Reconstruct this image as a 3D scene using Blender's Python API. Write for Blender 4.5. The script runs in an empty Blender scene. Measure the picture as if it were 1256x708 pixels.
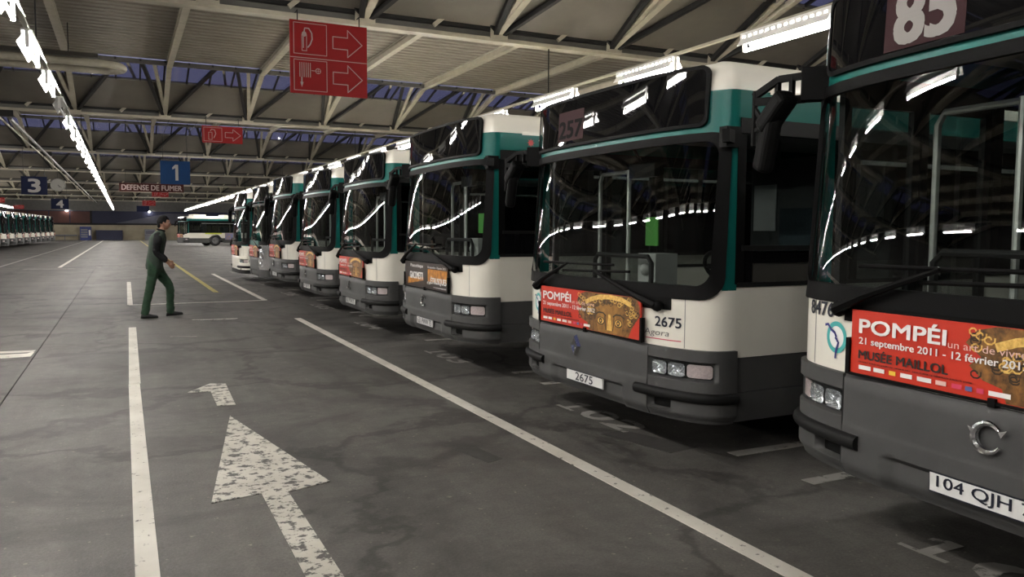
import bpy, bmesh, math, random
from mathutils import Vector, Matrix, noise as mnoise
random.seed(7)
sc = bpy.context.scene
col = sc.collection
R = math.radians
# ------------------------------------------------------------------ camera, world, exposure
F_PX, YAW, PITCH, ROLL, CAM_H = 975.78, 0.453722, 0.072890, 0.0049899, 1.5328
def make_camera():
    fwd = Vector((math.sin(YAW) * math.cos(PITCH), math.cos(YAW) * math.cos(PITCH), -math.sin(PITCH)))
    right = Vector((math.cos(YAW), -math.sin(YAW), 0)); up = right.cross(fwd)
    r2 = right * math.cos(ROLL) + up * math.sin(ROLL); u2 = up * math.cos(ROLL) - right * math.sin(ROLL)
    cd = bpy.data.cameras.new('camera'); cam = bpy.data.objects.new('camera', cd); col.objects.link(cam)
    m = Matrix((r2, u2, -fwd)).transposed().to_4x4(); m.translation = (0, 0, CAM_H)
    cam.matrix_world = m
    cd.sensor_width = 36; cd.lens = F_PX * 36 / 1256; cd.clip_start = .05; cd.clip_end = 400
    sc.camera = cam
make_camera()
w = bpy.data.worlds.new('dusk'); sc.world = w; w.use_nodes = True
bg = w.node_tree.nodes['Background']; bg.inputs['Color'].default_value = (.30, .31, .49, 1); bg.inputs['Strength'].default_value = .07
sc.view_settings.view_transform = 'Standard'; sc.view_settings.look = 'None'
sc.view_settings.exposure = 3.3; sc.view_settings.gamma = 1; sc.view_settings.use_curve_mapping = False
TUBE = 42.0
cy = sc.cycles
cy.max_bounces = 7; cy.diffuse_bounces = 4; cy.glossy_bounces = 4; cy.transparent_max_bounces = 20; cy.transmission_bounces = 6
cy.sample_clamp_indirect = 4; cy.caustics_reflective = False; cy.caustics_refractive = False

# ------------------------------------------------------------------ materials
MATS = {}
def mat(name, c, rough=.5, metal=0., noise=0., nscale=8., bump=0., spec=.5, emis=None, c2=None, detail=5, coat=0.):
    m = bpy.data.materials.new(name); m.use_nodes = True
    nt = m.node_tree; b = nt.nodes['Principled BSDF']
    b.inputs['Base Color'].default_value = (*c, 1); b.inputs['Roughness'].default_value = rough
    b.inputs['Metallic'].default_value = metal; b.inputs['Specular IOR Level'].default_value = spec
    b.inputs['Coat Weight'].default_value = coat; b.inputs['Coat Roughness'].default_value = .08
    if noise or bump:
        tc = nt.nodes.new('ShaderNodeTexCoord'); n = nt.nodes.new('ShaderNodeTexNoise')
        n.inputs['Scale'].default_value = nscale; n.inputs['Detail'].default_value = detail; n.inputs['Roughness'].default_value = .62
        nt.links.new(tc.outputs['Object'], n.inputs['Vector'])
        if noise:
            r = nt.nodes.new('ShaderNodeValToRGB'); r.color_ramp.elements[0].position = .3; r.color_ramp.elements[1].position = .72
            d = c2 or tuple(x * (1 - noise) for x in c)
            r.color_ramp.elements[0].color = (*d, 1); r.color_ramp.elements[1].color = (*c, 1)
            nt.links.new(n.outputs['Fac'], r.inputs['Fac']); nt.links.new(r.outputs['Color'], b.inputs['Base Color'])
        if bump:
            bp = nt.nodes.new('ShaderNodeBump'); bp.inputs['Strength'].default_value = bump; bp.inputs['Distance'].default_value = .02
            nt.links.new(n.outputs['Fac'], bp.inputs['Height']); nt.links.new(bp.outputs['Normal'], b.inputs['Normal'])
    if emis:
        b.inputs['Emission Color'].default_value = (*emis[0], 1); b.inputs['Emission Strength'].default_value = emis[1]
    MATS[name] = m
    return m
def glass(name, tint, ior=1.5, rough=.0):
    m = bpy.data.materials.new(name); m.use_nodes = True; nt = m.node_tree; nt.nodes.clear()
    o = nt.nodes.new('ShaderNodeOutputMaterial'); mx = nt.nodes.new('ShaderNodeMixShader'); t = nt.nodes.new('ShaderNodeBsdfTransparent')
    g = nt.nodes.new('ShaderNodeBsdfGlossy'); 
    t.inputs['Color'].default_value = (*tint, 1); g.inputs['Roughness'].default_value = rough; g.inputs['Color'].default_value = (1, 1, 1, 1)
    ge = nt.nodes.new('ShaderNodeNewGeometry'); mm = nt.nodes.new('ShaderNodeMath'); mm.operation = 'MULTIPLY_ADD'; mm.inputs[1].default_value = -1.; mm.inputs[2].default_value = 1.
    m2 = nt.nodes.new('ShaderNodeMath'); m2.operation = 'MULTIPLY'; nt.links.new(ge.outputs['Backfacing'], mm.inputs[0]); nt.links.new(mm.outputs[0], m2.inputs[0]); f2 = nt.nodes.new('ShaderNodeFresnel'); f2.inputs['IOR'].default_value = ior
    nt.links.new(f2.outputs[0], m2.inputs[1]); nt.links.new(m2.outputs[0], mx.inputs[0]); nt.links.new(t.outputs[0], mx.inputs[1]); nt.links.new(g.outputs[0], mx.inputs[2]); nt.links.new(mx.outputs[0], o.inputs[0])
    MATS[name] = m; return m
def srgb(r, g, b):
    f = lambda v: (v / 255 / 12.92) if v / 255 <= .04045 else ((v / 255 + .055) / 1.055) ** 2.4
    return (f(r), f(g), f(b))
mat('bus_white', (.80, .77, .68), .28, noise=.08, nscale=2.5, coat=.3)
mat('bus_teal', (.006, .115, .098), .3, noise=.12, nscale=3, spec=.16)
mat('bus_grey', (.056, .056, .055), .6, noise=.2, nscale=5, bump=.05, spec=.35)
mat('bus_dark', (.010, .010, .010), .55, noise=.2, nscale=6, spec=.12)
mat('black_rubber', (.004, .004, .004), .55, noise=.2, nscale=9, spec=.07)
mat('black_gloss', (.004, .004, .0045), .02)
mat('chrome', (.75, .76, .78), .12, metal=1)
mat('lamp_silver', (.92, .92, .93), .16, metal=.9, noise=.3, nscale=45)
mat('indicator_tint', (.70, .55, .52), .25, noise=.3, nscale=60)
mat('poster_red', srgb(193, 50, 30), .35, noise=.06, nscale=4)
mat('print_white', (.82, .80, .78), .4)
mat('print_black', (.02, .016, .014), .4)
mat('print_pink', (.75, .5, .45), .4)
mat('print_yellow', (.75, .5, .05), .4)
mat('print_magenta', (.6, .05, .12), .4)
mat('print_blue', (.1, .12, .3), .4)
mat('gold_mid', srgb(176, 126, 58), .4, noise=.55, nscale=14, c2=srgb(112, 74, 34))
mat('gold_hair', srgb(150, 104, 50), .4, noise=.7, nscale=24, c2=srgb(40, 24, 12))
mat('gold_light', srgb(248, 212, 120), .4, noise=.4, nscale=45, c2=srgb(190, 140, 60))
mat('gold_dark', srgb(48, 30, 16), .4, noise=.4, nscale=30)
mat('poster_brown', srgb(45, 30, 22), .35, noise=.4, nscale=12)
mat('poster_orange', srgb(222, 150, 40), .35, noise=.45, nscale=16, c2=srgb(120, 60, 15))
mat('logo_teal', srgb(72, 172, 168), .35)
mat('logo_navy', srgb(48, 48, 118), .35)
mat('number_navy', srgb(22, 26, 40), .35)
mat('plate_white', (.72, .72, .70), .4, noise=.08, nscale=20)
mat('star_red', srgb(165, 40, 35), .4)
mat('sign_panel_plum', srgb(56, 38, 40), .6, spec=.05)
mat('digit_pale', srgb(128, 124, 120), .5)
mat('digit_dark', srgb(9, 7, 8), .6, spec=.05)
mat('seat_fabric', srgb(52, 66, 72), .8, noise=.5, nscale=60)
mat('interior_grey', (.09, .09, .09), .6, noise=.2, nscale=4)
mat('interior_pale', (.26, .26, .25), .5, noise=.1, nscale=4)
mat('pole_metal', (.40, .40, .38), .35, metal=.6)
mat('green_card', srgb(46, 120, 26), .5)
mat('paper', (.72, .72, .7), .6, noise=.1, nscale=20)
mat('tyre', (.015, .015, .016), .75, noise=.3, nscale=20)
mat('hub_grey', (.22, .22, .23), .45, noise=.3, nscale=14)
mat('ad_blue', srgb(60, 110, 170), .4, noise=.5, nscale=6, c2=srgb(160, 120, 90))
mat('ad_lime', srgb(190, 205, 70), .4)
glass('windscreen_glass', (.90, .93, .92), 1.6)
glass('side_glass', (.55, .58, .58), 1.5)
glass('lens_glass', (.93, .95, .96), 1.45)
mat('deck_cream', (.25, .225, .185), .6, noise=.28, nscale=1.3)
mat('steel_cream', (.42, .385, .30), .5, noise=.25, nscale=4)
mat('steel_dark', (.016, .0155, .015), .6, noise=.3, nscale=6, spec=.25)
mat('steel_grey', (.13, .125, .112), .5, noise=.3, nscale=3)
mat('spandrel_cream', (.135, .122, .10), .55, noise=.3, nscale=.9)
glass('skylight_glass', (.55, .55, .62), 1.45, .1)
mat('tube_lit', (1, 1, 1), .4, emis=((1.0, .955, .90), TUBE))
mat('globe_lit', (1, 1, 1), .4, emis=((1, .97, .95), 8.))
mat('tube_off', (.75, .75, .75), .3)
mat('fixture_white', (.80, .80, .78), .35)
mat('sign_red', srgb(112, 12, 14), .6, noise=.1, nscale=5, spec=.2)
mat('sign_line', (.24, .19, .18), .6, spec=.2)
mat('sign_blue', srgb(12, 42, 76), .7, spec=.15, noise=.1, nscale=5)
mat('sign_navy', srgb(11, 17, 40), .7, spec=.15, noise=.1, nscale=5)
mat('sign_maroon', srgb(48, 15, 13), .7, spec=.15, noise=.2, nscale=5)
mat('board_brown', srgb(80, 42, 34), .6, noise=.3, nscale=1)
mat('board_blue', srgb(30, 34, 62), .6, noise=.2, nscale=1)
mat('board_grey', srgb(84, 84, 96), .6, noise=.2, nscale=1)
mat('wall_beige', (.46, .40, .28), .7, noise=.35, nscale=.7)
mat('wall_dim', (.10, .095, .085), .8, noise=.3, nscale=.5)
mat('machine_blue', srgb(40, 55, 120), .4, noise=.3, nscale=3)
mat('machine_grey', srgb(120, 122, 128), .4, noise=.2, nscale=3)
mat('trouser_green', srgb(34, 64, 42), .85, noise=.35, nscale=14, bump=.3)
mat('vest_green', srgb(42, 56, 46), .85, noise=.3, nscale=14, bump=.3)
mat('jacket_black', (.007, .007, .008), .85, spec=.2, noise=.3, nscale=20, bump=.3)
mat('skin', (.34, .18, .12), .5, noise=.15, nscale=20)
mat('hair_black', (.006, .005, .005), .8, spec=.2, noise=.4, nscale=60, bump=.4)
mat('shoe_black', (.016, .016, .017), .45)
mat('eye_white', (.6, .58, .55), .3)
mat('clock_face', (.16, .155, .14), .5)
mat('line_yellow', srgb(190, 172, 70), .6, noise=.4, nscale=7, c2=srgb(110, 104, 60))

def floor_material():
    m = bpy.data.materials.new('asphalt'); m.use_nodes = True; nt = m.node_tree; b = nt.nodes['Principled BSDF']; b.inputs['Specular IOR Level'].default_value = .5
    N = nt.nodes.new; L = nt.links.new
    tc = N('ShaderNodeTexCoord')
    def noise(scale, det, rough=.6, dist=0., sc3=None):
        n = N('ShaderNodeTexNoise'); n.inputs['Scale'].default_value = scale; n.inputs['Detail'].default_value = det
        n.inputs['Roughness'].default_value = rough; n.inputs['Distortion'].default_value = dist
        if sc3:
            mp = N('ShaderNodeMapping'); mp.inputs['Scale'].default_value = sc3; L(tc.outputs['Object'], mp.inputs['Vector']); L(mp.outputs[0], n.inputs['Vector'])
        else: L(tc.outputs['Object'], n.inputs['Vector'])
        return n
    def ramp(n, p0, c0, p1, c1):
        r = N('ShaderNodeValToRGB'); e = r.color_ramp.elements; e[0].position = p0; e[0].color = (*c0, 1); e[1].position = p1; e[1].color = (*c1, 1)
        L(n.outputs['Fac'], r.inputs['Fac']); return r
    def mul(a, bb, f=1.):
        x = N('ShaderNodeMix'); x.data_type = 'RGBA'; x.blend_type = 'MULTIPLY'; x.inputs['Factor'].default_value = f
        L(a.outputs['Color'] if 'Color' in a.outputs else a.outputs[2], x.inputs[6]); L(bb.outputs['Color'] if 'Color' in bb.outputs else bb.outputs[2], x.inputs[7]); return x
    base = ramp(noise(.35, 6, .65), .25, (.070, .0655, .0605), .75, (.102, .095, .088))
    stain = ramp(noise(.55, 6, .62, 1.2), .36, (.48, .47, .46), .50, (1, 1, 1))          # oil stains
    stain2 = ramp(noise(1.5, 7, .68, .6), .30, (.62, .62, .62), .46, (1, 1, 1))
    streak = ramp(noise(1., 4, .6, .0, (5., .35, 1)), .3, (.84, .84, .84), .7, (1.06, 1.06, 1.06))
    grain = ramp(noise(70, 3, .7), .28, (.66, .66, .66), .72, (1.3, 1.29, 1.27)); mott = ramp(noise(7, 7, .72), .32, (.74, .74, .73), .66, (1.14, 1.14, 1.13))
    tyre = ramp(noise(1., 5, .6, .3, (2.2, .12, 1)), .36, (.78, .78, .78), .62, (1.05, 1.05, 1.05))
    chips = ramp(noise(24, 2, .5), .70, (1, 1, 1), .72, (2.3, 2.25, 2.0))
    c = mul(mul(mul(mul(mul(mul(mul(base, stain), stain2), streak), grain), chips), mott), tyre)
    # crack / wet outline veins
    v = N('ShaderNodeTexVoronoi'); v.feature = 'DISTANCE_TO_EDGE'; v.inputs['Scale'].default_value = .42
    nn = noise(1.3, 5, .6); vm = N('ShaderNodeVectorMath'); vm.operation = 'MULTIPLY_ADD'; vm.inputs[1].default_value = (1.6, 1.6, 0)
    L(nn.outputs['Color'], vm.inputs[0]); L(tc.outputs['Object'], vm.inputs[2]); L(vm.outputs[0], v.inputs['Vector'])
    vr = N('ShaderNodeValToRGB'); e = vr.color_ramp.elements; e[0].position = .010; e[0].color = (.45, .44, .43, 1); e[1].position = .035; e[1].color = (1, 1, 1, 1)
    L(v.outputs['Distance'], vr.inputs['Fac']); c = mul(c, vr)
    L(c.outputs[2], b.inputs['Base Color'])
    rr = N('ShaderNodeValToRGB'); e = rr.color_ramp.elements; e[0].color = (.55, .55, .55, 1); e[1].color = (.8, .8, .8, 1)
    L(noise(.8, 5).outputs['Fac'], rr.inputs['Fac']); L(rr.outputs['Color'], b.inputs['Roughness'])
    bp = N('ShaderNodeBump'); bp.inputs['Strength'].default_value = .25; bp.inputs['Distance'].default_value = .01
    L(noise(55, 4).outputs['Fac'], bp.inputs['Height']); L(bp.outputs[0], b.inputs['Normal'])
    MATS['asphalt'] = m
def paint_material(name, white, worn, wear, scale):
    m = bpy.data.materials.new(name); m.use_nodes = True; nt = m.node_tree; b = nt.nodes['Principled BSDF']
    tc = nt.nodes.new('ShaderNodeTexCoord'); n = nt.nodes.new('ShaderNodeTexNoise'); n.inputs['Scale'].default_value = scale; n.inputs['Detail'].default_value = 8; n.inputs['Roughness'].default_value = .7
    r = nt.nodes.new('ShaderNodeValToRGB'); e = r.color_ramp.elements
    e[0].position = wear - .02; e[0].color = (*worn, 1); e[1].position = wear + .03; e[1].color = (*white, 1)
    n2 = nt.nodes.new('ShaderNodeTexNoise'); n2.inputs['Scale'].default_value = 2.2; n2.inputs['Detail'].default_value = 6
    r2 = nt.nodes.new('ShaderNodeValToRGB'); e = r2.color_ramp.elements; e[0].position = .3; e[0].color = (.72, .71, .69, 1); e[1].position = .7; e[1].color = (1, 1, 1, 1)
    x = nt.nodes.new('ShaderNodeMix'); x.data_type = 'RGBA'; x.blend_type = 'MULTIPLY'; x.inputs['Factor'].default_value = 1
    L = nt.links.new
    L(tc.outputs['Object'], n.inputs['Vector']); L(tc.outputs['Object'], n2.inputs['Vector']); L(n.outputs['Fac'], r.inputs['Fac']); L(n2.outputs['Fac'], r2.inputs['Fac'])
    L(r.outputs['Color'], x.inputs[6]); L(r2.outputs['Color'], x.inputs[7]); L(x.outputs[2], b.inputs['Base Color']); b.inputs['Roughness'].default_value = .6
    MATS[name] = m
floor_material()
mat('patch_dark', (.030, .028, .026), .7, noise=.5, nscale=9, c2=(.05, .047, .044), spec=.3)
WORN = (.075, .071, .067)
paint_material('paint_line', (.60, .58, .52), WORN, .37, 16)
paint_material('paint_worn', (.56, .54, .48), WORN, .455, 13)
paint_material('paint_faded', (.30, .29, .27), WORN, .42, 8)

# ------------------------------------------------------------------ mesh helpers
class MB:
    def __init__(s): s.v = []; s.f = []; s.m = []; s.sm = []
    def add(s, vs, fs, mi=0, smooth=False):
        b = len(s.v); s.v += [tuple(x) for x in vs]
        for f in fs: s.f.append([b + i for i in f]); s.m.append(mi); s.sm.append(smooth)
    def box(s, c, d, rot=None, mi=0):
        c = Vector(c); h = Vector(d) / 2
        vs = [Vector((sx * h.x, sy * h.y, sz * h.z)) for sz in (-1, 1) for sy in (-1, 1) for sx in (-1, 1)]
        if rot is not None: vs = [rot @ p for p in vs]
        s.add([c + p for p in vs], [(0, 2, 3, 1), (4, 5, 7, 6), (0, 1, 5, 4), (2, 6, 7, 3), (0, 4, 6, 2), (1, 3, 7, 5)], mi)
    def bar(s, p, q, wd, ht=None, mi=0):
        p, q = Vector(p), Vector(q); d = q - p; L = d.length; d.normalize()
        up = Vector((0, 0, 1)) if abs(d.z) < .95 else Vector((0, 1, 0))
        sd = d.cross(up).normalized(); u2 = sd.cross(d)
        m = Matrix((sd, d, u2)).transposed()
        s.box((p + q) / 2, (wd, L, ht or wd), m, mi)
    def tube(s, pts, r, n=8, mi=0, closed=False, radii=None):
        pts = [Vector(p) for p in pts]; N = len(pts); rings = []
        prev = None
        for i, p in enumerate(pts):
            a = pts[(i - 1) % N] if (i > 0 or closed) else p; b = pts[(i + 1) % N] if (i < N - 1 or closed) else p
            d = (b - a).normalized()
            ref = prev if prev is not None else (Vector((0, 0, 1)) if abs(d.z) < .9 else Vector((1, 0, 0)))
            sd = d.cross(ref)
            if sd.length < 1e-5: sd = d.cross(Vector((.3, .8, .2)))
            sd.normalize(); up = sd.cross(d).normalized(); prev = up
            rr = radii[i] if radii else r
            rings.append([p + (sd * math.cos(2 * math.pi * k / n) + up * math.sin(2 * math.pi * k / n)) * rr for k in range(n)])
        vs = [v for g in rings for v in g]; fs = []
        for i in range(N if closed else N - 1):
            j = (i + 1) % N
            for k in range(n): fs.append((i * n + k, i * n + (k + 1) % n, j * n + (k + 1) % n, j * n + k))
        if not closed: fs.append(tuple(range(n))[::-1]); fs.append(tuple((N - 1) * n + k for k in range(n)))
        s.add(vs, fs, mi, True)
    def prism(s, outline, fn, t0, t1, mi=0):
        """outline 2D polygon; fn(x,y,t)->3D; front at t1, back at t0"""
        n = len(outline)
        s.add([fn(x, y, t1) for x, y in outline] + [fn(x, y, t0) for x, y in outline],
              [tuple(range(n)), tuple(range(2 * n - 1, n - 1, -1))] + [(i, n + i, n + (i + 1) % n, (i + 1) % n) for i in range(n)], mi)
    def grid(s, P, Q, mi=0, smooth=True):
        """P: front grid rows x cols of points; Q: back grid (or None)"""
        r, c = len(P), len(P[0]); vs = [p for row in P for p in row]
        fs = [(i * c + j, i * c + j + 1, (i + 1) * c + j + 1, (i + 1) * c + j) for i in range(r - 1) for j in range(c - 1)]
        s.add(vs, fs, mi, smooth)
        if Q:
            vs2 = [p for row in Q for p in row]
            s.add(vs2, [f[::-1] for f in fs], mi, smooth)
            bd = [(0, j) for j in range(c)] + [(i, c - 1) for i in range(1, r)] + [(r - 1, j) for j in range(c - 2, -1, -1)] + [(i, 0) for i in range(r - 2, 0, -1)]
            n = len(bd); s.add([P[i][j] for i, j in bd] + [Q[i][j] for i, j in bd], [(i, n + i, n + (i + 1) % n, (i + 1) % n) for i in range(n)], mi)
    def sphere(s, c, r, n=12, mi=0):
        c = Vector(c); r = Vector(r) if not isinstance(r, (int, float)) else Vector((r, r, r)); m = n // 2
        vs = [c + Vector((r.x * math.sin(math.pi * i / m) * math.cos(2 * math.pi * j / n), r.y * math.sin(math.pi * i / m) * math.sin(2 * math.pi * j / n), r.z * math.cos(math.pi * i / m))) for i in range(m + 1) for j in range(n)]
        s.add(vs, [(i * n + j, (i + 1) * n + j, (i + 1) * n + (j + 1) % n, i * n + (j + 1) % n) for i in range(m) for j in range(n)], mi, True)
    def lathe_y(s, c, prof, n=20, mi=0):
        """profile (r, y) around the Y axis at c"""
        c = Vector(c); vs = []; k = len(prof)
        for i in range(n):
            a = 2 * math.pi * i / n
            for r, y in prof: vs.append(c + Vector((r * math.cos(a), y, r * math.sin(a))))
        s.add(vs, [(i * k + j, i * k + j + 1, ((i + 1) % n) * k + j + 1, ((i + 1) % n) * k + j) for i in range(n) for j in range(k - 1)], mi, True)
    def mesh(s, name, mats):
        me = bpy.data.meshes.new(name); me.from_pydata(s.v, [], s.f)
        if isinstance(mats, str): mats = [mats]
        for k in mats: me.materials.append(MATS[k])
        me.polygons.foreach_set('material_index', s.m); me.polygons.foreach_set('use_smooth', s.sm)
        bm = bmesh.new(); bm.from_mesh(me); bmesh.ops.remove_doubles(bm, verts=bm.verts, dist=1e-6); bmesh.ops.recalc_face_normals(bm, faces=bm.faces); bm.to_mesh(me); bm.free()
        if any(s.sm): me.set_sharp_from_angle(angle=R(42))
        return me
    def build(s, name, mats, parent=None, loc=(0, 0, 0)):
        o = bpy.data.objects.new(name, s.mesh(name, mats)); col.objects.link(o)
        if parent: o.parent = parent
        o.location = loc
        return o
def inst(me, name, parent=None, loc=(0, 0, 0), rz=0):
    o = bpy.data.objects.new(name, me); col.objects.link(o)
    if parent: o.parent = parent
    o.location = loc; o.rotation_euler = (0, 0, rz); return o
def empty(name, loc=(0, 0, 0), rz=0):
    o = bpy.data.objects.new(name, None); col.objects.link(o); o.location = loc; o.rotation_euler = (0, 0, rz); o.empty_display_size = .3; return o
def tag(o, label=None, cat=None, group=None, kind=None):
    if label: o['label'] = label
    if cat: o['category'] = cat
    if group: o['group'] = group
    if kind: o['kind'] = kind
    return o
KIDS = {}
def kids(o): return [c for c in col.objects if c.parent == o]
def copy_tree(o, parent=None, skip=()):
    c = o.copy(); col.objects.link(c); c.parent = parent
    for ch in KIDTAB.get(o.name, []):
        if ch.name.split('.')[0] not in skip: copy_tree(ch, c)
    return c
KIDTAB = {}
def index_tree(root):
    KIDTAB.clear()
    for o in col.objects:
        if o.parent: KIDTAB.setdefault(o.parent.name, []).append(o)
TXT = {}
def text_poly(s, bold=0.0):
    """flat text as (verts2d, faces, width, height) in unit size"""
    k = (s, bold)
    if k in TXT: return TXT[k]
    cu = bpy.data.curves.new('lettering', 'FONT'); cu.body = s; cu.size = 1; cu.offset = bold; cu.resolution_u = 3
    o = bpy.data.objects.new('lettering', cu); col.objects.link(o)
    dg = bpy.context.evaluated_depsgraph_get(); me = bpy.data.meshes.new_from_object(o.evaluated_get(dg))
    vs = [(v.co.x, v.co.y) for v in me.vertices]; fs = [tuple(p.vertices) for p in me.polygons]
    bpy.data.objects.remove(o); bpy.data.curves.remove(cu); bpy.data.meshes.remove(me)
    x0 = min(v[0] for v in vs); x1 = max(v[0] for v in vs); y0 = min(v[1] for v in vs); y1 = max(v[1] for v in vs)
    vs = [(x - x0, y - y0) for x, y in vs]
    TXT[k] = (vs, fs, x1 - x0, y1 - y0); return TXT[k]
def add_text(mb, s, box, fn, mi=0, bold=.012, shear=0.):
    """fit text into box (x0,y0,x1,y1) through fn(x,y)->3D"""
    vs, fs, W, H = text_poly(s, min(bold, 0.)); x0, y0, x1, y1 = box
    k = max(0., bold) * 1.1 * (y1 - y0) / H
    o_ = Vector(fn(x0, y0)); nn = (Vector(fn(x0 + .01, y0)) - o_).cross(Vector(fn(x0, y0 + .01)) - o_).normalized() * .0005
    for q, (sh, sv) in enumerate(((-k, -k * .6), (k, k * .6), (-k, k * .6), (k, -k * .6)) if k > 0 else ((0., 0.),)): mb.add([nn * q + Vector(fn(x0 + sh + (x / W) * (x1 - x0) + shear * y / H * (y1 - y0), y0 + sv + y / H * (y1 - y0))) for x, y in vs], fs, mi)
def ribbon(mb, pts, wd, fn, mi=0):
    n = len(pts); L = []; Rr = []
    for i in range(n):
        a = Vector(pts[max(0, i - 1)]); b = Vector(pts[min(n - 1, i + 1)]); d = (b - a).normalized(); nn = Vector((-d.y, d.x)) * wd / 2; p = Vector(pts[i])
        L.append(p + nn); Rr.append(p - nn)
    mb.add([fn(p.x, p.y) for p in L] + [fn(p.x, p.y) for p in Rr], [(i, i + 1, n + i + 1, n + i) for i in range(n - 1)], mi)
def disc(mb, cx, cyy, rx, ry, fn, mi=0, n=20, r0=0.):
    if r0:
        mb.add([fn(cx + rx * math.cos(2 * math.pi * i / n), cyy + ry * math.sin(2 * math.pi * i / n)) for i in range(n)] + [fn(cx + rx * r0 * math.cos(2 * math.pi * i / n), cyy + ry * r0 * math.sin(2 * math.pi * i / n)) for i in range(n)],
               [(i, (i + 1) % n, n + (i + 1) % n, n + i) for i in range(n)], mi)
    else:
        mb.add([fn(cx + rx * math.cos(2 * math.pi * i / n), cyy + ry * math.sin(2 * math.pi * i / n)) for i in range(n)], [tuple(range(n))], mi)
ORD = ['first', 'second', 'third', 'fourth', 'fifth', 'sixth', 'seventh', 'eighth', 'ninth', 'tenth', 'eleventh', 'twelfth']
def nth(i): return ORD[i] if i < 12 else '%d%s' % (i + 1, {1: 'st', 2: 'nd', 3: 'rd'}.get((i + 1) % 10 if (i + 1) % 100 not in (11, 12, 13) else 0, 'th'))

# ------------------------------------------------------------------ structure: floor, walls, ceiling
XL, XR, YB, YF = -24., 18., -17., 118.
floor = empty('floor'); tag(floor, kind='structure')
mb = MB(); mb.box(((XL + -1.006) / 2, (YB + YF) / 2, -.05), (-1.006 - XL, YF - YB, .1)); mb.build('concrete_slab', 'asphalt', floor)
mb = MB(); mb.box(((XR - .994) / 2, (YB + YF) / 2, -.05), (XR + .994, YF - YB, .1)); mb.build('concrete_slab', 'asphalt', floor)
mb = MB(); mb.box((-1., (YB + YF) / 2, -.06), (.02, YF - YB, .1)); mb.build('joint_filler', 'black_rubber', floor)
def wall(name, c, d, m):
    b = MB(); b.box(c, d); o = b.build(name, m); tag(o, kind='structure'); return o
wall('wall_left', (XL - .1, (YB + YF) / 2, 3.3), (.2, YF - YB, 6.8), 'wall_dim')
wall('wall_right', (XR + .1, (YB + YF) / 2, 3.3), (.2, YF - YB, 6.8), 'wall_dim')
wall('wall_rear', ((XL + XR) / 2, YB - .1, 3.3), (XR - XL, .2, 6.8), 'wall_dim')
wb = empty('wall_back', (0, YF, 0)); tag(wb, kind='structure')
mb = MB(); mb.box(((XL + XR) / 2, .1, 1.0), (XR - XL, .2, 2.0)); mb.build('lower_wall', 'wall_beige', wb)
mb = MB(); mb.box(((XL + XR) / 2, .14, 2.95), (XR - XL, .2, 1.9)); mb.build('recess', 'board_blue', wb)
mb = MB(); mb.box(((XL + XR) / 2, .1, 5.3), (XR - XL, .2, 2.6)); mb.build('upper_wall', 'steel_grey', wb)
mb = MB(); mb.box(((XL + XR) / 2, -.05, 2.1), (XR - XL, .25, .22)); mb.build('sill_beam', 'steel_dark', wb)
mb = MB(); mb.box(((XL + XR) / 2, -.1, 3.95), (XR - XL, .35, .25)); mb.build('head_beam', 'steel_grey', wb)
for i in range(5):
    x0 = -3.9 - 2.3 * i - .06 * i
    mb = MB(); mb.box((x0 - 1.1, 0.0, 2.98), (2.24, .08, 1.5)); mb.build('panel', 'board_brown', wb)
mb = MB(); mb.prism([(0, 0), (9.5, 0), (9.5, 1.35), (6.2, 1.35)], lambda x, y, t: (-.9 + x, t, 2.22 + y), 0.03, -.02); mb.build('slanted_board', 'board_grey', wb)
mb = MB(); mb.box((-3.75, -.1, 3.0), (.22, .2, 1.8)); mb.build('mullion', 'steel_dark', wb)

# roof: flat decks between valleys; every valley carries a truss; the upper part of each slope is glazed
PITCH_Y, Y1 = 13.89, 13.35
NODES = [-1.2 + 2.455 * j for j in range(-9, 8)]
TR = [Y1 + PITCH_Y * k for k in range(-1, 8)]
ceil_ = empty('ceiling', (0, 0, 0)); tag(ceil_, kind='structure')
ZD, ZV, SL = 6.12, 5.16, 3.24
def slope_pt(y, t, side):     # t = 0 at the deck edge, 1 at the gutter
    return (y + side * (SL + (-SL + .14) * t), ZD - .06 + (ZV - ZD + .06) * t)
def deck_mesh(x0, x1, y0, y1):
    b = MB(); n = int((y1 - y0) / .3); ys = []; 
    for i in range(n):
        a = y0 + (y1 - y0) * i / n; d = (y1 - y0) / n
        ys += [(a, 0), (a + d * .55, 0), (a + d * .62, .035), (a + d * .93, .035)]
    ys.append((y1, 0)); 
    b.add([(x, y, z) for x in (x0, x1) for y, z in ys], [(i, i + 1, len(ys) + i + 1, len(ys) + i) for i in range(len(ys) - 1)])
    b.box(((x0 + x1) / 2, (y0 + y1) / 2, .1), (x1 - x0, y1 - y0, .1))
    return b.mesh('deck_sheet', 'deck_cream')
dy = PITCH_Y - 2 * SL
narrow = deck_mesh(-1.22, 1.22, 0, dy)
wide = deck_mesh(XL - .0, XR, 0, dy)
raf = MB(); raf.box((0, dy / 2, -.02), (.15, dy + .1, .025)); raf.box((0, dy / 2, -.18), (.15, dy + .1, .025)); raf.box((0, dy / 2, -.1), (.03, dy + .1, .16)); rafm = raf.mesh('rafter', 'steel_cream')
def slope_panel(b, y, side, t0, t1, x0, x1, th=.03):
    (ya, za), (yb, zb) = slope_pt(y, t0, side), slope_pt(y, t1, side)
    b.add([(x, yy, zz + d) for x in (x0, x1) for (yy, zz) in ((ya, za), (yb, zb)) for d in (0, th)], [(0, 2, 6, 4), (1, 5, 7, 3), (0, 1, 3, 2), (4, 6, 7, 5), (0, 4, 5, 1), (2, 3, 7, 6)])
pane_b = MB(); slope_panel(pane_b, 0, -1, .0, .37, -.29, .29, .012); pane_m = pane_b.mesh('pane', 'skylight_glass')
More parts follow.
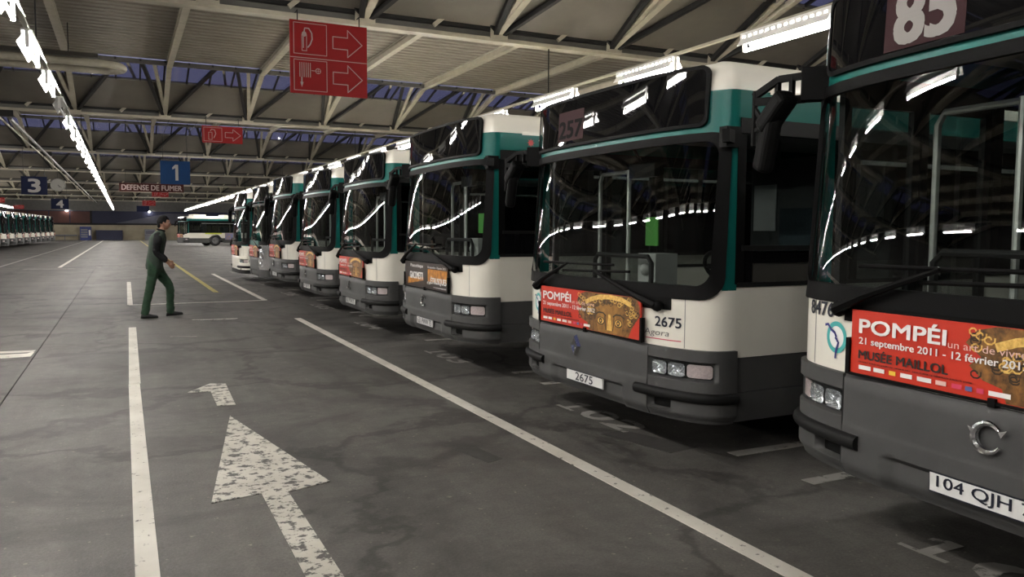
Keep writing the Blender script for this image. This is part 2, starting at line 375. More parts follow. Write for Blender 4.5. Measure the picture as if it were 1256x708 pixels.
bar_b = MB(); (ya, za), (yb, zb) = slope_pt(0, -.01, -1), slope_pt(0, .38, -1); bar_b.bar((0, ya, za), (0, yb, zb), .045, .06); bar_m = bar_b.mesh('glazing_bar', 'steel_dark')
for k, y in enumerate(TR):
    if k < len(TR) - 1:
        ys = y + SL
        if k <= 3:
            for i, xn in enumerate(NODES): inst(narrow, 'deck_sheet', ceil_, (xn + 1.2275, ys, ZD))
        else: inst(wide, 'deck_sheet', ceil_, (0, ys, ZD))
        for xn in NODES: inst(rafm, 'rafter', ceil_, (xn, ys, ZD))
    for side in (-1, 1):
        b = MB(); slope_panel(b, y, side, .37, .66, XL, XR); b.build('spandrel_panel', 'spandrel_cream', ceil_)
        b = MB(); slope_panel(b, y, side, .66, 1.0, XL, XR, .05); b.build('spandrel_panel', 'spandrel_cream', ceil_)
        b = MB(); (ya, za) = slope_pt(y, .37, side); b.box(((XL + XR) / 2, ya, za), (XR - XL, .06, .06)); b.build('glazing_sill', 'steel_grey', ceil_)
        if side == -1 and 1 <= k <= 3:
            x = -12. if k == 3 else -8.
            while x < XR - .3:
                inst(pane_m, 'pane', ceil_, (x + .3, y, 0)); inst(bar_m, 'glazing_bar', ceil_, (x, y, 0)); x += .61
            b = MB(); slope_panel(b, y, side, 0, .37, XL, (-12. if k == 3 else -8.), .012); b.build('glazing_strip', 'skylight_glass', ceil_)
        else:
            b = MB(); slope_panel(b, y, side, 0, .37, XL, XR, .012); b.build('glazing_strip', 'skylight_glass', ceil_)
b = MB(); b.box(((XL + XR) / 2, (YB + TR[0] - SL) / 2, ZD + .05), (XR - XL, TR[0] - SL - YB, .1)); b.build('deck_sheet', 'deck_cream', ceil_)
b = MB(); b.box(((XL + XR) / 2, (YF + TR[-1] + SL) / 2, ZD + .05), (XR - XL, YF - TR[-1] - SL, .1)); b.build('deck_sheet', 'deck_cream', ceil_)

# ------------------------------------------------------------------ trusses
def make_truss():
    t = empty('roof_truss')
    b = MB(); b.box(((XL + XR) / 2, 0, 5.165), (XR - XL, .26, .13)); b.build('gutter', 'steel_dark', t)
    b = MB(); b.box(((XL + XR) / 2, 0, 5.05), (XR - XL, .05, .12)); b.build('chord_web', 'steel_grey', t)
    b = MB(); b.box(((XL + XR) / 2, 0, 4.955), (XR - XL, .22, .07)); b.build('bottom_chord', 'steel_cream', t)
    b = MB(); b.box(((XL + XR) / 2, -SL + .02, ZD - .09), (XR - XL, .08, .12)); b.build('top_chord', 'steel_grey', t)
    z0 = 5.07
    def one(p, q, wd, ht, m, n):
        b = MB(); b.bar(p, q, wd, ht); return b.mesh(n, m)
    leg = one((0, -.05, z0), (0, -SL, 6.0), .13, .10, 'steel_cream', 'leg')
    post = one((.03, -.1, z0), (-.38, -SL + .05, 6.02), .09, .07, 'steel_cream', 'post')
    tie = one((-.06, -.13, z0), (-.68, -SL + .05, 6.02), .09, .09, 'steel_dark', 'tie_bar')
    brace = one((.1, -.13, z0), (1.2, -SL + .05, 6.02), .09, .09, 'steel_dark', 'brace')
    s1 = one((-1.24, -.12, z0), (-.62, -.22, 5.60), .09, .07, 'steel_cream', 'strut')
    s2 = one((-.62, -.20, 5.60), (-.04, -.12, z0), .09, .07, 'steel_dark', 'strut')
    hang = one((-.62, -.22, 5.58), (-1.05, -SL + .05, 6.03), .07, .06, 'steel_cream', 'hanger')
    g = MB(); g.box((0, -.125, 5.06), (.34, .02, .20)); gus = g.mesh('gusset_plate', 'steel_cream')
    for xn in NODES:
        for me in (leg, post, tie, brace, s1, s2, hang, gus):
            if xn == NODES[-1] and me is brace: continue
            inst(me, me.name.split('.')[0], t, (xn, 0, 0))
    return t
truss0 = make_truss(); index_tree(truss0)
for k, y in enumerate(TR):
    t = truss0 if k == 0 else copy_tree(truss0)
    t.location = (0, y, 0)
    tag(t, ['cream steel roof truss overhead behind the camera',
            'cream steel truss across the top, with the large red double sign under it',
            'steel truss next behind the large red sign, small red sign hung on it',
            'third visible roof truss, just behind the blue number 1 sign'][k] if k < 4 else '%s roof truss counted from the front, in the dim rear of the hall' % nth(k - 1), 'roof truss', 'steel roof trusses')

# ------------------------------------------------------------------ fluorescent rows
def make_fixture(lit=True):
    f = empty('fluorescent_light')
    b = MB(); b.box((0, 0, .055), (.13, 1.46, .02)); b.build('housing', 'fixture_white', f)
    b = MB()
    for sx in (-1, 1):
        b.box((sx * .062, 0, .036), (.005, 1.46, .018)); b.box((sx * .062, 0, -.012), (.005, 1.46, .016))
        for i in range(15): b.box((sx * .062, -.71 + i * 1.42 / 14, .012), (.005, .045, .034))
        b.add([(sx * .062, -.73, -.02), (sx * .062, .73, -.02), (sx * .115, .73, -.10), (sx * .115, -.73, -.10), (sx * .066, -.73, -.02), (sx * .066, .73, -.02), (sx * .119, .73, -.10), (sx * .119, -.73, -.10)], [(0, 1, 2, 3), (7, 6, 5, 4), (0, 4, 5, 1), (2, 6, 7, 3), (0, 3, 7, 4), (1, 5, 6, 2)])
    b.build('reflector', 'fixture_white', f)
    b = MB(); b.tube([(0, -.70, -.145), (0, .70, -.145)], .02, 8); b.build('tube', 'tube_lit' if lit else 'tube_off', f)
    for sy in (-1, 1):
        b = MB(); b.box((0, sy * .715, -.06), (.045, .03, .21)); b.build('lampholder', 'fixture_white', f)
    return f
fx_lit = make_fixture(True); fx_off = make_fixture(False); index_tree(None)
used = [False, False]
ZL = 4.0
ROWS = [('over the open aisle', -1.04, 12.75 - 2.87 * 5, 112., ('aisle light row')),
        ('above the parked right-hand buses', 7.25, 7.36 - 2.87 * 3, 112., 'bus light row'),
        ('above the far left-hand buses', -11.6, 12.75 - 2.87 * 5, 112., 'left bus light row')]
for desc, x, y0, y1, grp in ROWS:
    rail = empty('light_rail', (x, 0, 0)); tag(rail, 'thin cream steel rail carrying the tube lights ' + desc, 'rail', 'light rails')
    b = MB(); b.box((0, (y0 + y1) / 2 - .3, ZL + .085), (.06, y1 - y0 + 2, .035)); b.build('rail', 'steel_cream', rail)
    for y in TR:
        if y0 - 1 < y < y1: b = MB(); b.tube([(0, y, ZL + .10), (0, y, 4.93)], .012, 6); b.build('hanging_rod', 'steel_dark', rail)
    i = 0; y = y0
    while y < y1:
        dead = (x == -1.04 and abs(y - (12.75 + 2.87 * 2)) < .1)
        src = fx_off if dead else fx_lit
        o = src if not used[dead] else copy_tree(src)
        used[dead] = True
        o.location = (x, y, ZL)
        tag(o, ('unlit fluorescent fitting in the row ' if dead else 'glowing fluorescent tube light, %s in the row ' % nth(i)) + desc, 'light', grp)
        y += 2.87; i += 1
# two bulkhead lamps on the back wall beam
for i, x in enumerate((-6.5, 3.2)):
    o = empty('wall_lamp', (x, YF - .32, 3.78)); b = MB(); b.box((0, .05, .12), (.3, .1, .12)); b.build('bracket', 'steel_dark', o)
    b = MB(); b.sphere((0, -.05, 0), (.13, .10, .10)); b.build('globe', 'globe_lit', o)
    tag(o, ('small bright lamp on the back wall above the brown panels', 'small bright lamp on the back wall near the walking man')[i], 'lamp', 'back wall lamps')

# ------------------------------------------------------------------ floor markings (parts of the floor)
def mark(name, pts, m='paint_line', z=.004):
    b = MB(); b.prism(pts, lambda x, y, t: (x, y, t), 0., z); return b.build(name, m, floor)
def line(x0, y0, x1, y1, wd, m='paint_line', name='lane_line'):
    d = Vector((x1 - x0, y1 - y0)).normalized(); n = Vector((-d.y, d.x)) * wd / 2
    return mark(name, [(x0 + n.x, y0 + n.y), (x0 - n.x, y0 - n.y), (x1 - n.x, y1 - n.y), (x1 + n.x, y1 + n.y)], m)
line(.055, 2.0, .055, 8.6, .1); line(.06, 8.62, .085, 13.6, .105)
line(2.66, .6, 2.66, 13.9, .11)
line(2.71, 17.75, 2.70, 28.9, .11); line(.06, 17.65, 2.74, 17.72, .09); line(.08, 17.7, .1, 25.3, .1)
line(1.98, 20.4, 1.88, 110., .12, 'line_yellow')
line(-2.28, 35.6, -2.31, 112., .13); line(-4.42, 33., -4.1, 112., .12, 'paint_faded')
line(-3.4, 34.5, -1.7, 34.4, .1, 'paint_faded'); line(-1.0, 35.5, 3.4, 35.4, .1, 'paint_faded')
line(1.0, 14.33, 1.72, 14.25, .10, 'paint_worn', 'dash')
line(.55, 12.2, .9, 12.1, .03, 'paint_faded', 'dash')
mark('painted_arrow', [(.745, 6.80), (.40, 4.64), (.68, 4.70), (.685, 2.6), (.84, 2.6), (.825, 4.66), (1.09, 4.75)], 'paint_worn')
mark('painted_symbol', [(.50, 7.95), (.73, 8.32), (.87, 8.25), (.84, 7.22), (.69, 7.24), (.70, 7.92)], 'paint_worn')
mark('painted_symbol', [(-1.9, 11.60), (-1.03, 11.53), (-1.05, 11.38), (-1.9, 11.42)]); mark('painted_symbol', [(-1.9, 11.28), (-1.10, 11.26), (-1.06, 11.36), (-1.03, 11.38), (-1.04, 10.98), (-1.9, 10.93)])
mark('asphalt_patch', [(3.2, 5.02), (3.42, 5.05), (3.64, 4.42), (3.36, 4.38)], 'patch_dark', .002)
mark('asphalt_patch', [(2.05, 5.05), (2.2, 5.1), (2.25, 4.75), (2.12, 4.7)], 'patch_dark', .002)
PITCH_B = 3.445
for k in range(-1, 22):
    y = 4.17 + PITCH_B * k
    line(3.73, y, 9.5, y + .03, .10, 'paint_faded', 'bay_line'); line(3.73, y - .67, 9.5, y - .64, .10, 'paint_faded', 'bay_line')
def floor_number(s, x0, y0, hx, wy):
    b = MB(); f = lambda x, y: (x0 + y, y0 - x, .004)
    add_text(b, s[1:], (.34, 0, wy, hx), f, 0, .03); b.add([f(.10, .03), f(.17, .03), f(.17, hx), f(.10, hx)], [(0, 1, 2, 3)]); b.add([f(0, 0), f(.26, 0), f(.26, .035), f(0, .035)], [(0, 1, 2, 3)]); b.add([f(.10, hx), f(.10, hx - .06), f(.03, hx - .09), f(.03, hx - .04)], [(0, 1, 2, 3)])
    b.build('bay_number', 'paint_faded', floor)
for k in range(0, 9): floor_number('%d' % (101 + k), 3.38, 2.60 + 3.44 * k, .27, 1.05)

# ------------------------------------------------------------------ bus
HW, NE, WB, WA = 1.25, 3., -.30, .345
_tab = []
def _build_tab():
    t = 0; pu, pw = 0., WB + WA
    for i in range(0, 901):
        a = i / 900 * math.pi / 2
        u = HW * math.sin(a) ** (2 / NE); wv = WB + WA * max(0, math.cos(a)) ** (2 / NE)
        t += math.hypot(u - pu, wv - pw); pu, pw = u, wv; _tab.append((t, u, wv))
_build_tab()
def tu(u):                      # lateral u -> arc length
    s = 1 if u >= 0 else -1; u = abs(u)
    for i in range(1, len(_tab)):
        if _tab[i][1] >= u:
            a, b = _tab[i - 1], _tab[i]; f = (u - a[1]) / max(1e-9, b[1] - a[1]); return s * (a[0] + f * (b[0] - a[0]))
    return s * _tab[-1][0]
def ring(t):
    s = 1 if t >= 0 else -1; t = abs(t)
    if t >= _tab[-1][0]: return (s * HW, WB - (t - _tab[-1][0]))
    lo, hi = 0, len(_tab) - 1
    while hi - lo > 1:
        m = (lo + hi) // 2
        if _tab[m][0] <= t: lo = m
        else: hi = m
    a, b = _tab[lo], _tab[hi]; f = (t - a[0]) / max(1e-9, b[0] - a[0]); return (s * (a[1] + f * (b[1] - a[1])), a[2] + f * (b[2] - a[2]))
def lean(z):
    if z < 1.1: return 0.
    if z < 2.2: return (z - 1.1) * .074
    return .0814 + (z - 2.2) * .05
def S(t, z, off=0.):
    u, wv = ring(t); e = 2e-3; a, b = ring(t - e), ring(t + e)
    d = Vector((b[0] - a[0], b[1] - a[1])).normalized(); n = Vector((-d.y, d.x))
    if n.y < 0 and abs(n.x) < .3: n = -n
    if t > 0 and n.x < 0: n = -n
    if t < 0 and n.x > 0: n = -n
    fade = max(0., min(1., (wv + .30) / .2))
    return (wv + n.y * off - lean(z) * fade, u + n.x * off, z)
T_END = tu(1.2495)
T_SIDE = _tab[-1][0]
def lin(a, b, n): return [a + (b - a) * i / n for i in range(n + 1)]
def patch(b, ts, zs, off, th, mi=0):
    of = off if callable(off) else (lambda t, z: off)
    b.grid([[S(t, z, of(t, z)) for t in ts] for z in zs], [[S(t, z, of(t, z) - th) for t in ts] for z in zs], mi)
def rrect(t0, t1, z0, z1, r, ns=14, nz=8, nc=6):
    P = []
    def arc(cx, cz, a0):
        for i in range(nc + 1): a = a0 + math.pi / 2 * i / nc; P.append((cx + r * math.cos(a), cz + r * math.sin(a)))
    arc(t1 - r, z0 + r, -math.pi / 2)
    for i in range(1, nz): P.append((t1, z0 + r + (z1 - z0 - 2 * r) * i / nz))
    arc(t1 - r, z1 - r, 0)
    for i in range(1, ns): P.append((t1 - r + (t0 - t1 + 2 * r) * i / ns, z1))
    arc(t0 + r, z1 - r, math.pi / 2)
    for i in range(1, nz): P.append((t0, z1 - r - (z1 - z0 - 2 * r) * i / nz))
    arc(t0 + r, z0 + r, math.pi)
    for i in range(1, ns): P.append((t0 + r + (t1 - t0 - 2 * r) * i / ns, z0))
    return P
def frame(b, outer, inner, off, th, mi=0):
    n = len(outer)
    A = [S(t, z, off) for t, z in outer]; B = [S(t, z, off) for t, z in inner]; C = [S(t, z, off - th) for t, z in inner]; D = [S(t, z, off - th) for t, z in outer]
    fs = []
    for i in range(n):
        j = (i + 1) % n
        fs += [(i, j, n + j, n + i), (n + i, n + j, 2 * n + j, 2 * n + i), (2 * n + i, 2 * n + j, 3 * n + j, 3 * n + i), (3 * n + i, 3 * n + j, j, i)]
    b.add(A + B + C + D, fs, mi, True)
def rpanel(b, t0, t1, z0, z1, r, off, th, cols=28, mi=0):
    zs = [z0 + r * (1 - math.cos(math.pi / 2 * i / 6)) for i in range(7)] + lin(z0 + r, z1 - r, 8)[1:-1] + [z1 - r + r * math.sin(math.pi / 2 * i / 6) for i in range(7)]
    rows = []; back = []
    for z in zs:
        dz = max(0, z0 + r - z, z - z1 + r); ins = r - math.sqrt(max(0, r * r - dz * dz))
        ts = [t0 + ins + (t1 - t0 - 2 * ins) * j / cols for j in range(cols + 1)]
        rows.append([S(t, z, off) for t in ts]); back.append([S(t, z, off - th) for t in ts])
    b.grid(rows, back, mi)
def flat(w0):                    # plane in front of the bus: (u, z) -> local
    return lambda x, y: (w0, x, y)
def sstep(a, b, x):
    x = max(0, min(1, (x - a) / (b - a))); return x * x * (3 - 2 * x)
LEN = -11.9
WHEELS = (-2.65, -8.55)
def arch(wv, base):
    z = base
    for c in WHEELS:
        d = abs(wv - c)
        if d < .58: z = max(z, .46 + math.sqrt(.58 ** 2 - d * d))
    return z
def side_strip(b, s, w0, w1, z0, z1, th=.03, off=0., arches=True, mi=0):
    ws = [w0 + (w1 - w0) * i / 60 for i in range(61)] if abs(w1 - w0) > 2.5 and arches else ([w0, w1] if not arches or abs(w1 - w0) < .5 else [w0 + (w1 - w0) * i / 24 for i in range(25)])
    P = []; Q = []
    for lv in (0, 1):
        P.append([]); Q.append([])
        for wv in ws:
            zb = arch(wv, z0) if arches else z0
            z = min(zb, z1) if lv == 0 else z1
            P[-1].append((wv, s * (HW + off), z)); Q[-1].append((wv, s * (HW + off - th), z))
    b.grid(P, Q, mi, False)
DOORS = ((-.34, -1.5), (-5.0, -6.3))
def bus_body():
    root = empty('city_bus')
    # roof
    b = MB(); prof = [(2.44, 0, 0), (2.50, .004, .012), (2.555, .02, .03), (2.60, .05, .075), (2.635, .11, .15), (2.655, .2, .30), (2.665, .45, .7), (2.67, .9, 1.4)]
    ts = lin(-T_SIDE, T_SIDE, 48); loops = []
    for z, si, fi in prof:
        L = []
        for t in ts:
            p = S(t, z); k = 1 - si / HW; L.append((p[0] - fi * max(0, 1 - (p[1] / HW) ** 4) - .2 * fi * (p[1] / HW) ** 4, p[1] * k, z))
        L += [(LEN + fi * .2, HW - si, z), (LEN + fi * .2, -HW + si, z)]
        loops.append(L)
    n = len(loops[0])
    b.add([p for L in loops for p in L], [(i * n + j, i * n + (j + 1) % n, (i + 1) * n + (j + 1) % n, (i + 1) * n + j) for i in range(len(loops) - 1) for j in range(n)] + [tuple((len(loops) - 1) * n + j for j in range(n))], 0, True)
    b.build('roof', 'bus_white', root)
    # teal front header and pillars, side bands
    b = MB(); patch(b, lin(-T_SIDE, T_SIDE, 40), [2.165, 2.2, 2.3, 2.44], 0., .03); b.build('front_header', 'bus_teal', root)
    tp = tu(1.236)
    for s in (-1, 1):
        b = MB(); patch(b, lin(s * tp, s * T_SIDE, 5), lin(1.15, 2.17, 6), 0., .03); b.build('corner_pillar', 'bus_teal', root)
        b = MB(); side_strip(b, s, WB, LEN, 2.26, 2.44, arches=False); b.build('side_band', 'bus_teal', root)
        b = MB(); side_strip(b, s, WB, LEN, 2.165, 2.262, .05, .012, False); b.build('window_rail', 'bus_dark', root)
        b = MB(); side_strip(b, s, WB - .25, LEN, 2.425, 2.455, .04, .012, False); b.build('rain_gutter', 'bus_white', root)
    b = MB(); patch(b, lin(-T_SIDE, T_SIDE, 44), [.745, .85, 1.0, 1.10, 1.155], 0., .03); b.build('front_panel', 'bus_white', root)
    for s in (-1, 1):
        b = MB(); patch(b, [s * tu(1.050), s * tu(1.054)], [.76, .92, 1.09], .0015, .004); b.build('panel_seam', 'interior_pale', root)
    # bumper
    def bo(t, z):
        o = .030 - .004 * sstep(.50, .53, z) - .03 * sstep(.33, .27, z)
        pk = sstep(.52, .47, abs(t)) * sstep(.435, .41, z); return o - .03 * pk + .012 * sstep(.735, .752, z) * -1
    tc = tu(.765)
    b = MB(); patch(b, lin(-tc, tc, 60), [.27, .285, .30, .32, .34, .36, .38, .40, .41, .418, .426, .435, .45, .48, .50, .51, .52, .53, .56, .62, .68, .735, .745, .755], bo, .05); b.build('bumper', 'bus_grey', root)
    hl0, hl1 = tu(.785), tu(1.222)
    for s in (-1, 1):
        def co(t, z):
            t = abs(t); o = .028 - .03 * sstep(.33, .27, z)
            o -= .035 * sstep(hl0 - .012, hl0 + .006, t) * sstep(hl1 + .012, hl1 - .006, t) * sstep(.545, .56, z) * sstep(.680, .665, z)
            o -= .05 * sstep(tu(.775), tu(.79), t) * sstep(tu(.975), tu(.955), t) * sstep(.328, .338, z) * sstep(.41, .40, z); return o
        b = MB(); patch(b, lin(s * tu(.772), s * (T_SIDE + .0), 46), [.27, .285, .30, .315, .328, .333, .338, .36, .38, .40, .405, .41, .44, .48, .52, .54, .546, .553, .56, .60, .64, .664, .672, .68, .70, .735, .748, .755], co, .05); b.build('bumper_corner', 'bus_grey', root)
        b = MB()
        for dz, of in ((.0, .050),): patch(b, lin(s * tu(.655), s * T_SIDE, 26), [.408, .413, .425, .445, .462, .474, .478], lambda t, z: .03 + .032 * math.sqrt(max(0, 1 - ((z - .443) / .036) ** 2)), .03)
        b.build('bumper_rail', 'bus_dark', root)
        h = MB(); rpanel(h, min(s * hl0, s * hl1), max(s * hl0, s * hl1), .562, .663, .03, -.006, .012, 14); hd = h.build('headlight', 'bus_dark', root)
        h = MB()
        for ua, ub in ((.797, .925), (.935, 1.065)):
            P = []; ta, tb = tu(ua), tu(ub)
            for i in range(6):
                rr = i / 5; row = []
                for j in range(21):
                    a = 2 * math.pi * j / 20; ca, sa = math.cos(a), math.sin(a)
                    cx = math.copysign(abs(ca) ** .45, ca); cz = math.copysign(abs(sa) ** .45, sa)
                    row.append(S(s * ((ta + tb) / 2 + (tb - ta) / 2 * rr * cx), .6125 + .045 * rr * cz, -.004 + .014 * rr ** 2.5 + (.003 if (i + j) % 2 else 0)))
                P.append(row)
            h.grid(P, None, 0, False)
        h.build('reflector', 'lamp_silver', hd)
        h = MB(); rpanel(h, min(s * tu(1.075), s * tu(1.215)), max(s * tu(1.075), s * tu(1.215)), .570, .657, .02, .004, .008, 8); h.build('indicator', 'indicator_tint', hd)
        h = MB(); rpanel(h, min(s * hl0, s * hl1), max(s * hl0, s * hl1), .560, .665, .03, .016, .004, 14); h.build('lens', 'lens_glass', hd)
        h = MB(); rpanel(h, min(s * tu(.80), s * tu(.95)), max(s * tu(.80), s * tu(.95)), .342, .396, .012, -.012, .01, 8); h.build('fog_recess', 'black_rubber', root)
    # windscreen
    tg, tf = tu(1.197), tu(1.240)
    b = MB(); rpanel(b, -tg, tg, 1.165, 2.125, .11, .004, .006, 48); b.build('windscreen', 'windscreen_glass', root)
    b = MB(); frame(b, rrect(-tf, tf, 1.085, 2.172, .15), rrect(-tg + .01, tg - .01, 1.175, 2.115, .10), .016, .035); b.build('windscreen_frame', 'black_rubber', root)
    b = MB(); patch(b, lin(-tu(.80), tu(.945), 30), [1.005, 1.05, 1.1], .010, .02); b.build('cowl', 'black_rubber', root)
    # destination box
    td = tu(1.105)
    b = MB(); rpanel(b, -td, td, 2.222, 2.595, .05, .022, .04, 40); db = b.build('destination_display', 'black_gloss', root)
    b = MB(); frame(b, rrect(-td - .012, td + .012, 2.21, 2.607, .06), rrect(-td + .012, td - .012, 2.234, 2.583, .045), .027, .03); b.build('display_gasket', 'black_rubber', db)
    # wipers
    for pts, bl in ((((.86, 1.03), (.62, 1.10), (.15, 1.235)), ((-.35, 1.215), (.55, 1.245))), (((-.80, 1.062), (-.62, 1.14), (-.24, 1.275)), ((-.70, 1.27), (.36, 1.285)))):
        b = MB(); b.tube([S(tu(u), z, .06) for u, z in pts], .02, 6, radii=[.028, .02, .01]); b.sphere(S(tu(pts[0][0]), pts[0][1], .04), .04, 10); wi = b.build('wiper', 'black_rubber', root)
        b = MB(); b.tube([S(tu(bl[0][0] + (bl[1][0] - bl[0][0]) * i / 8), bl[0][1] + (bl[1][1] - bl[0][1]) * i / 8, .028) for i in range(9)], .011, 6); b.build('wiper_blade', 'black_rubber', wi)
    # sides
    for s in (1, -1):
        segs = [(-.30, LEN)] if s > 0 else [(DOORS[0][1], DOORS[1][0]), (DOORS[1][1], LEN)]
        for w0, w1 in segs:
            b = MB(); side_strip(b, s, w0, w1, .705, 1.175); b.build('side_panel', 'bus_white', root)
            b = MB(); side_strip(b, s, w0, w1, .475, .70); side_strip(b, s, w0, w1, .28, .472, .03, .008); b.build('skirt', 'bus_grey', root)
            b = MB(); side_strip(b, s, w0, w1, 1.17, 1.20, .05, .008, False); b.build('window_sill', 'bus_dark', root)
        # panes and pillars
        if s > 0: cuts = [-.32, -1.38] + [-1.38 - (LEN * -1 - 1.5) * i / 7 for i in range(1, 8)]; spans = list(zip(cuts[:-1], cuts[1:]))
        else: spans = [(-1.55, -3.2), (-3.2, -4.97), (-6.33, -8.0), (-8.0, -9.8), (-9.8, LEN + .08)]
        for i, (a, c) in enumerate(spans):
            b = MB(); side_strip(b, s, a - .03, c + .03, 1.195, 2.17, .006, -.006, False); b.build('side_window', 'side_glass', root)
            b = MB(); side_strip(b, s, a + .035, a - .035, 1.19, 2.17, .05, .004, False); b.build('window_pillar', 'black_rubber', root)
            if s > 0 and i > 0:
                b = MB(); b.bar((a - .04, s * (HW + .004), 2.025), (c + .04, s * (HW + .004), 2.025), .02, .03); b.build('vent_bar', 'pole_metal', root)
        if s > 0:
            b = MB(); side_strip(b, s, -.33, -1.34, 1.195, 1.405, .01, .0, False); b.build('cab_panel', 'black_gloss', root)
            b = MB(); b.bar((-.33, HW + .004, 1.425), (-1.36, HW + .004, 1.425), .02, .035); b.build('cab_sill', 'bus_dark', root)
        else:
            for d0, d1 in DOORS:
                dm = (d0 + d1) / 2; d = empty('passenger_door'); d.parent = root
                for a, c in ((d0, dm), (dm, d1)):
                    b = MB(); fr = .05
                    for p, q in (((a - .01, .30), (a - .01 - fr, 2.17)), ((c + .01 + fr, .30), (c + .01, 2.17))): side_strip(b, s, p[0], q[0], p[1], q[1], .04, 0, False)
                    side_strip(b, s, a - .01, c + .01, .30, .36, .04, 0, False); side_strip(b, s, a - .01, c + .01, 2.1, 2.17, .04, 0, False); b.build('door_leaf', 'bus_dark', d)
                    b = MB(); side_strip(b, s, a - .05, c + .05, .35, 2.11, .006, -.015, False); b.build('door_pane', 'side_glass', d)
    # rear
    b = MB(); b.box((LEN - .02, 0, 1.47), (.05, 2 * HW, 1.95)); b.build('rear_panel', 'bus_white', root)
    b = MB(); b.box((LEN - .05, 0, 1.75), (.03, 2.0, .75)); b.build('rear_window', 'black_gloss', root)
    b = MB(); b.box((LEN - .05, 0, .52), (.06, 2.46, .45)); b.build('rear_bumper', 'bus_grey', root)
    # underbody and floor
    b = MB(); b.box((-5.95, 0, .42), (11.6, 2.1, .2)); b.build('underbody', 'bus_dark', root)
    b = MB(); b.box((-6.0, 0, .55), (11.6, 2.42, .05)); b.build('cabin_floor', 'interior_grey', root)
    b = MB(); b.box((-6.0, 0, 2.40), (11.3, 2.3, .03)); b.build('cabin_ceiling', 'interior_pale', root)
    # cab
    b = MB(); b.add([(-.22, -1.05, 1.08), (-.12, 0, 1.10), (-.22, 1.1, 1.08), (-.62, -1.05, 1.10), (-.62, 0, 1.12), (-.62, 1.1, 1.12), (-.62, -1.05, .56), (-.62, 1.1, .56), (-.10, -1.0, .58), (-.10, 1.0, .58)], [(0, 1, 4, 3), (1, 2, 5, 4), (3, 4, 5, 7, 6), (0, 3, 6, 8), (2, 9, 7, 5), (0, 8, 9, 2, 1)])
    b.build('dashboard', 'interior_grey', root)
    b = MB(); b.tube([(-.78 + .07 * math.cos(a), .62 + .23 * math.cos(a + math.pi / 2), 1.20 + .13 * math.cos(a) + .06) for a in [2 * math.pi * i / 24 for i in range(24)]], .017, 6, closed=True); sw = b.build('steering_wheel', 'black_rubber', root)
    b = MB(); b.tube([(-.78, .62, 1.26), (-.62, .62, 1.0)], .035, 8); b.tube([(-.78, .40, 1.26), (-.78, .84, 1.26)], .016, 6); b.build('steering_column', 'black_rubber', sw)
    b = MB(); b.box((-1.35, .62, .98), (.48, .48, .14)); b.box((-1.6, .62, 1.36), (.13, .46, .72)); b.box((-1.35, .62, .74), (.3, .3, .4)); b.build('driver_seat', 'seat_fabric', root)
    b = MB(); b.box((-1.85, .48, 1.35), (.05, 1.44, 1.6)); b.build('cab_partition', 'interior_grey', root)
    b = MB(); b.box((-1.815, -.06, 1.74), (.01, .26, .40)); b.build('notice', 'paper', root)
    b = MB(); b.tube([(-.62, -.86, .57), (-.62, -.86, 1.97), (-.62, -.82, 2.03), (-.62, -.42, 2.03)], .018, 8); b.tube([(-.62, -.42, .57), (-.62, -.42, 2.05)], .018, 8); b.build('grab_pole', 'pole_metal', root)
    b = MB(); b.tube([(-.5, -.75, .57), (-.5, -.75, 1.28), (-.5, -.70, 1.33), (-.5, .02, 1.33), (-.5, .07, 1.28), (-.5, .07, .57)], .02, 8); b.build('handrail', 'bus_dark', root)
    b = MB(); b.box((-.72, -.14, 1.18), (.22, .24, .34)); b.sphere((-.6, -.14, 1.22), .05, 10); b.build('ticket_validator', 'interior_pale', root)
    b = MB(); b.box((-.78, -.30, 1.53), (.012, .17, .24)); b.build('green_notice', 'green_card', root)
    b = MB(); b.box((-.50, -.05, 2.02), (.05, .34, .12)); b.tube([(-.48, -.05, 2.07), (-.40, -.05, 2.18)], .012, 6); b.build('interior_mirror', 'bus_dark', root)
    for i, wv in enumerate((-3.2, -4.2, -6.9, -7.8, -8.7, -9.6, -10.5)):
        for u in (-.78, .78):
            if u < 0 and wv in (-3.2,): continue
            b = MB(); b.box((wv, u, 1.02), (.44, .82, .1)); b.box((wv - .24, u, 1.36), (.09, .82, .7)); b.box((wv, u, .78), (.3, .5, .4)); b.build('passenger_seat', 'seat_fabric', root)
    for wv, u in ((-2.3, -.4), (-4.6, -.45), (-6.5, -.45), (-4.7, .45), (-6.5, .45), (-8.2, .4)):
        b = MB(); b.tube([(wv, u, .57), (wv, u, 2.39)], .018, 6); b.build('grab_pole', 'pole_metal', root)
    # wheels
    for wv in WHEELS:
        for s in (-1, 1):
            b = MB(); b.lathe_y((0, 0, 0), [(.30, s * .10), (.42, s * .13), (.48, s * .10), (.48, -s * .12), (.40, -s * .14), (.28, -s * .12)], 28)
            whl = b.build('wheel', 'tyre', root, (wv, s * 1.08, .48))
            b = MB(); b.lathe_y((0, 0, 0), [(.305, s * .09), (.27, s * .11), (.24, s * .03), (.12, s * .03), (.11, s * .10), (.001, s * .12)], 24); b.build('rim', 'hub_grey', whl)
    # mirrors
    b = MB()
    b.bar((-.22, -1.17, 2.20), (-.10, -1.27, 2.20), .10, .17); b.bar((-.10, -1.25, 2.245), (-.05, -1.38, 2.245), .03, .035); b.bar((-.05, -1.38, 2.245), (.0, -1.52, 2.17), .03, .035)
    b.bar((-.10, -1.25, 2.125), (.0, -1.52, 2.14), .035, .04); b.bar((-.075, -1.31, 2.12), (-.075, -1.31, 2.25), .025); b.bar((-.05, -1.39, 2.12), (-.05, -1.39, 2.24), .025)
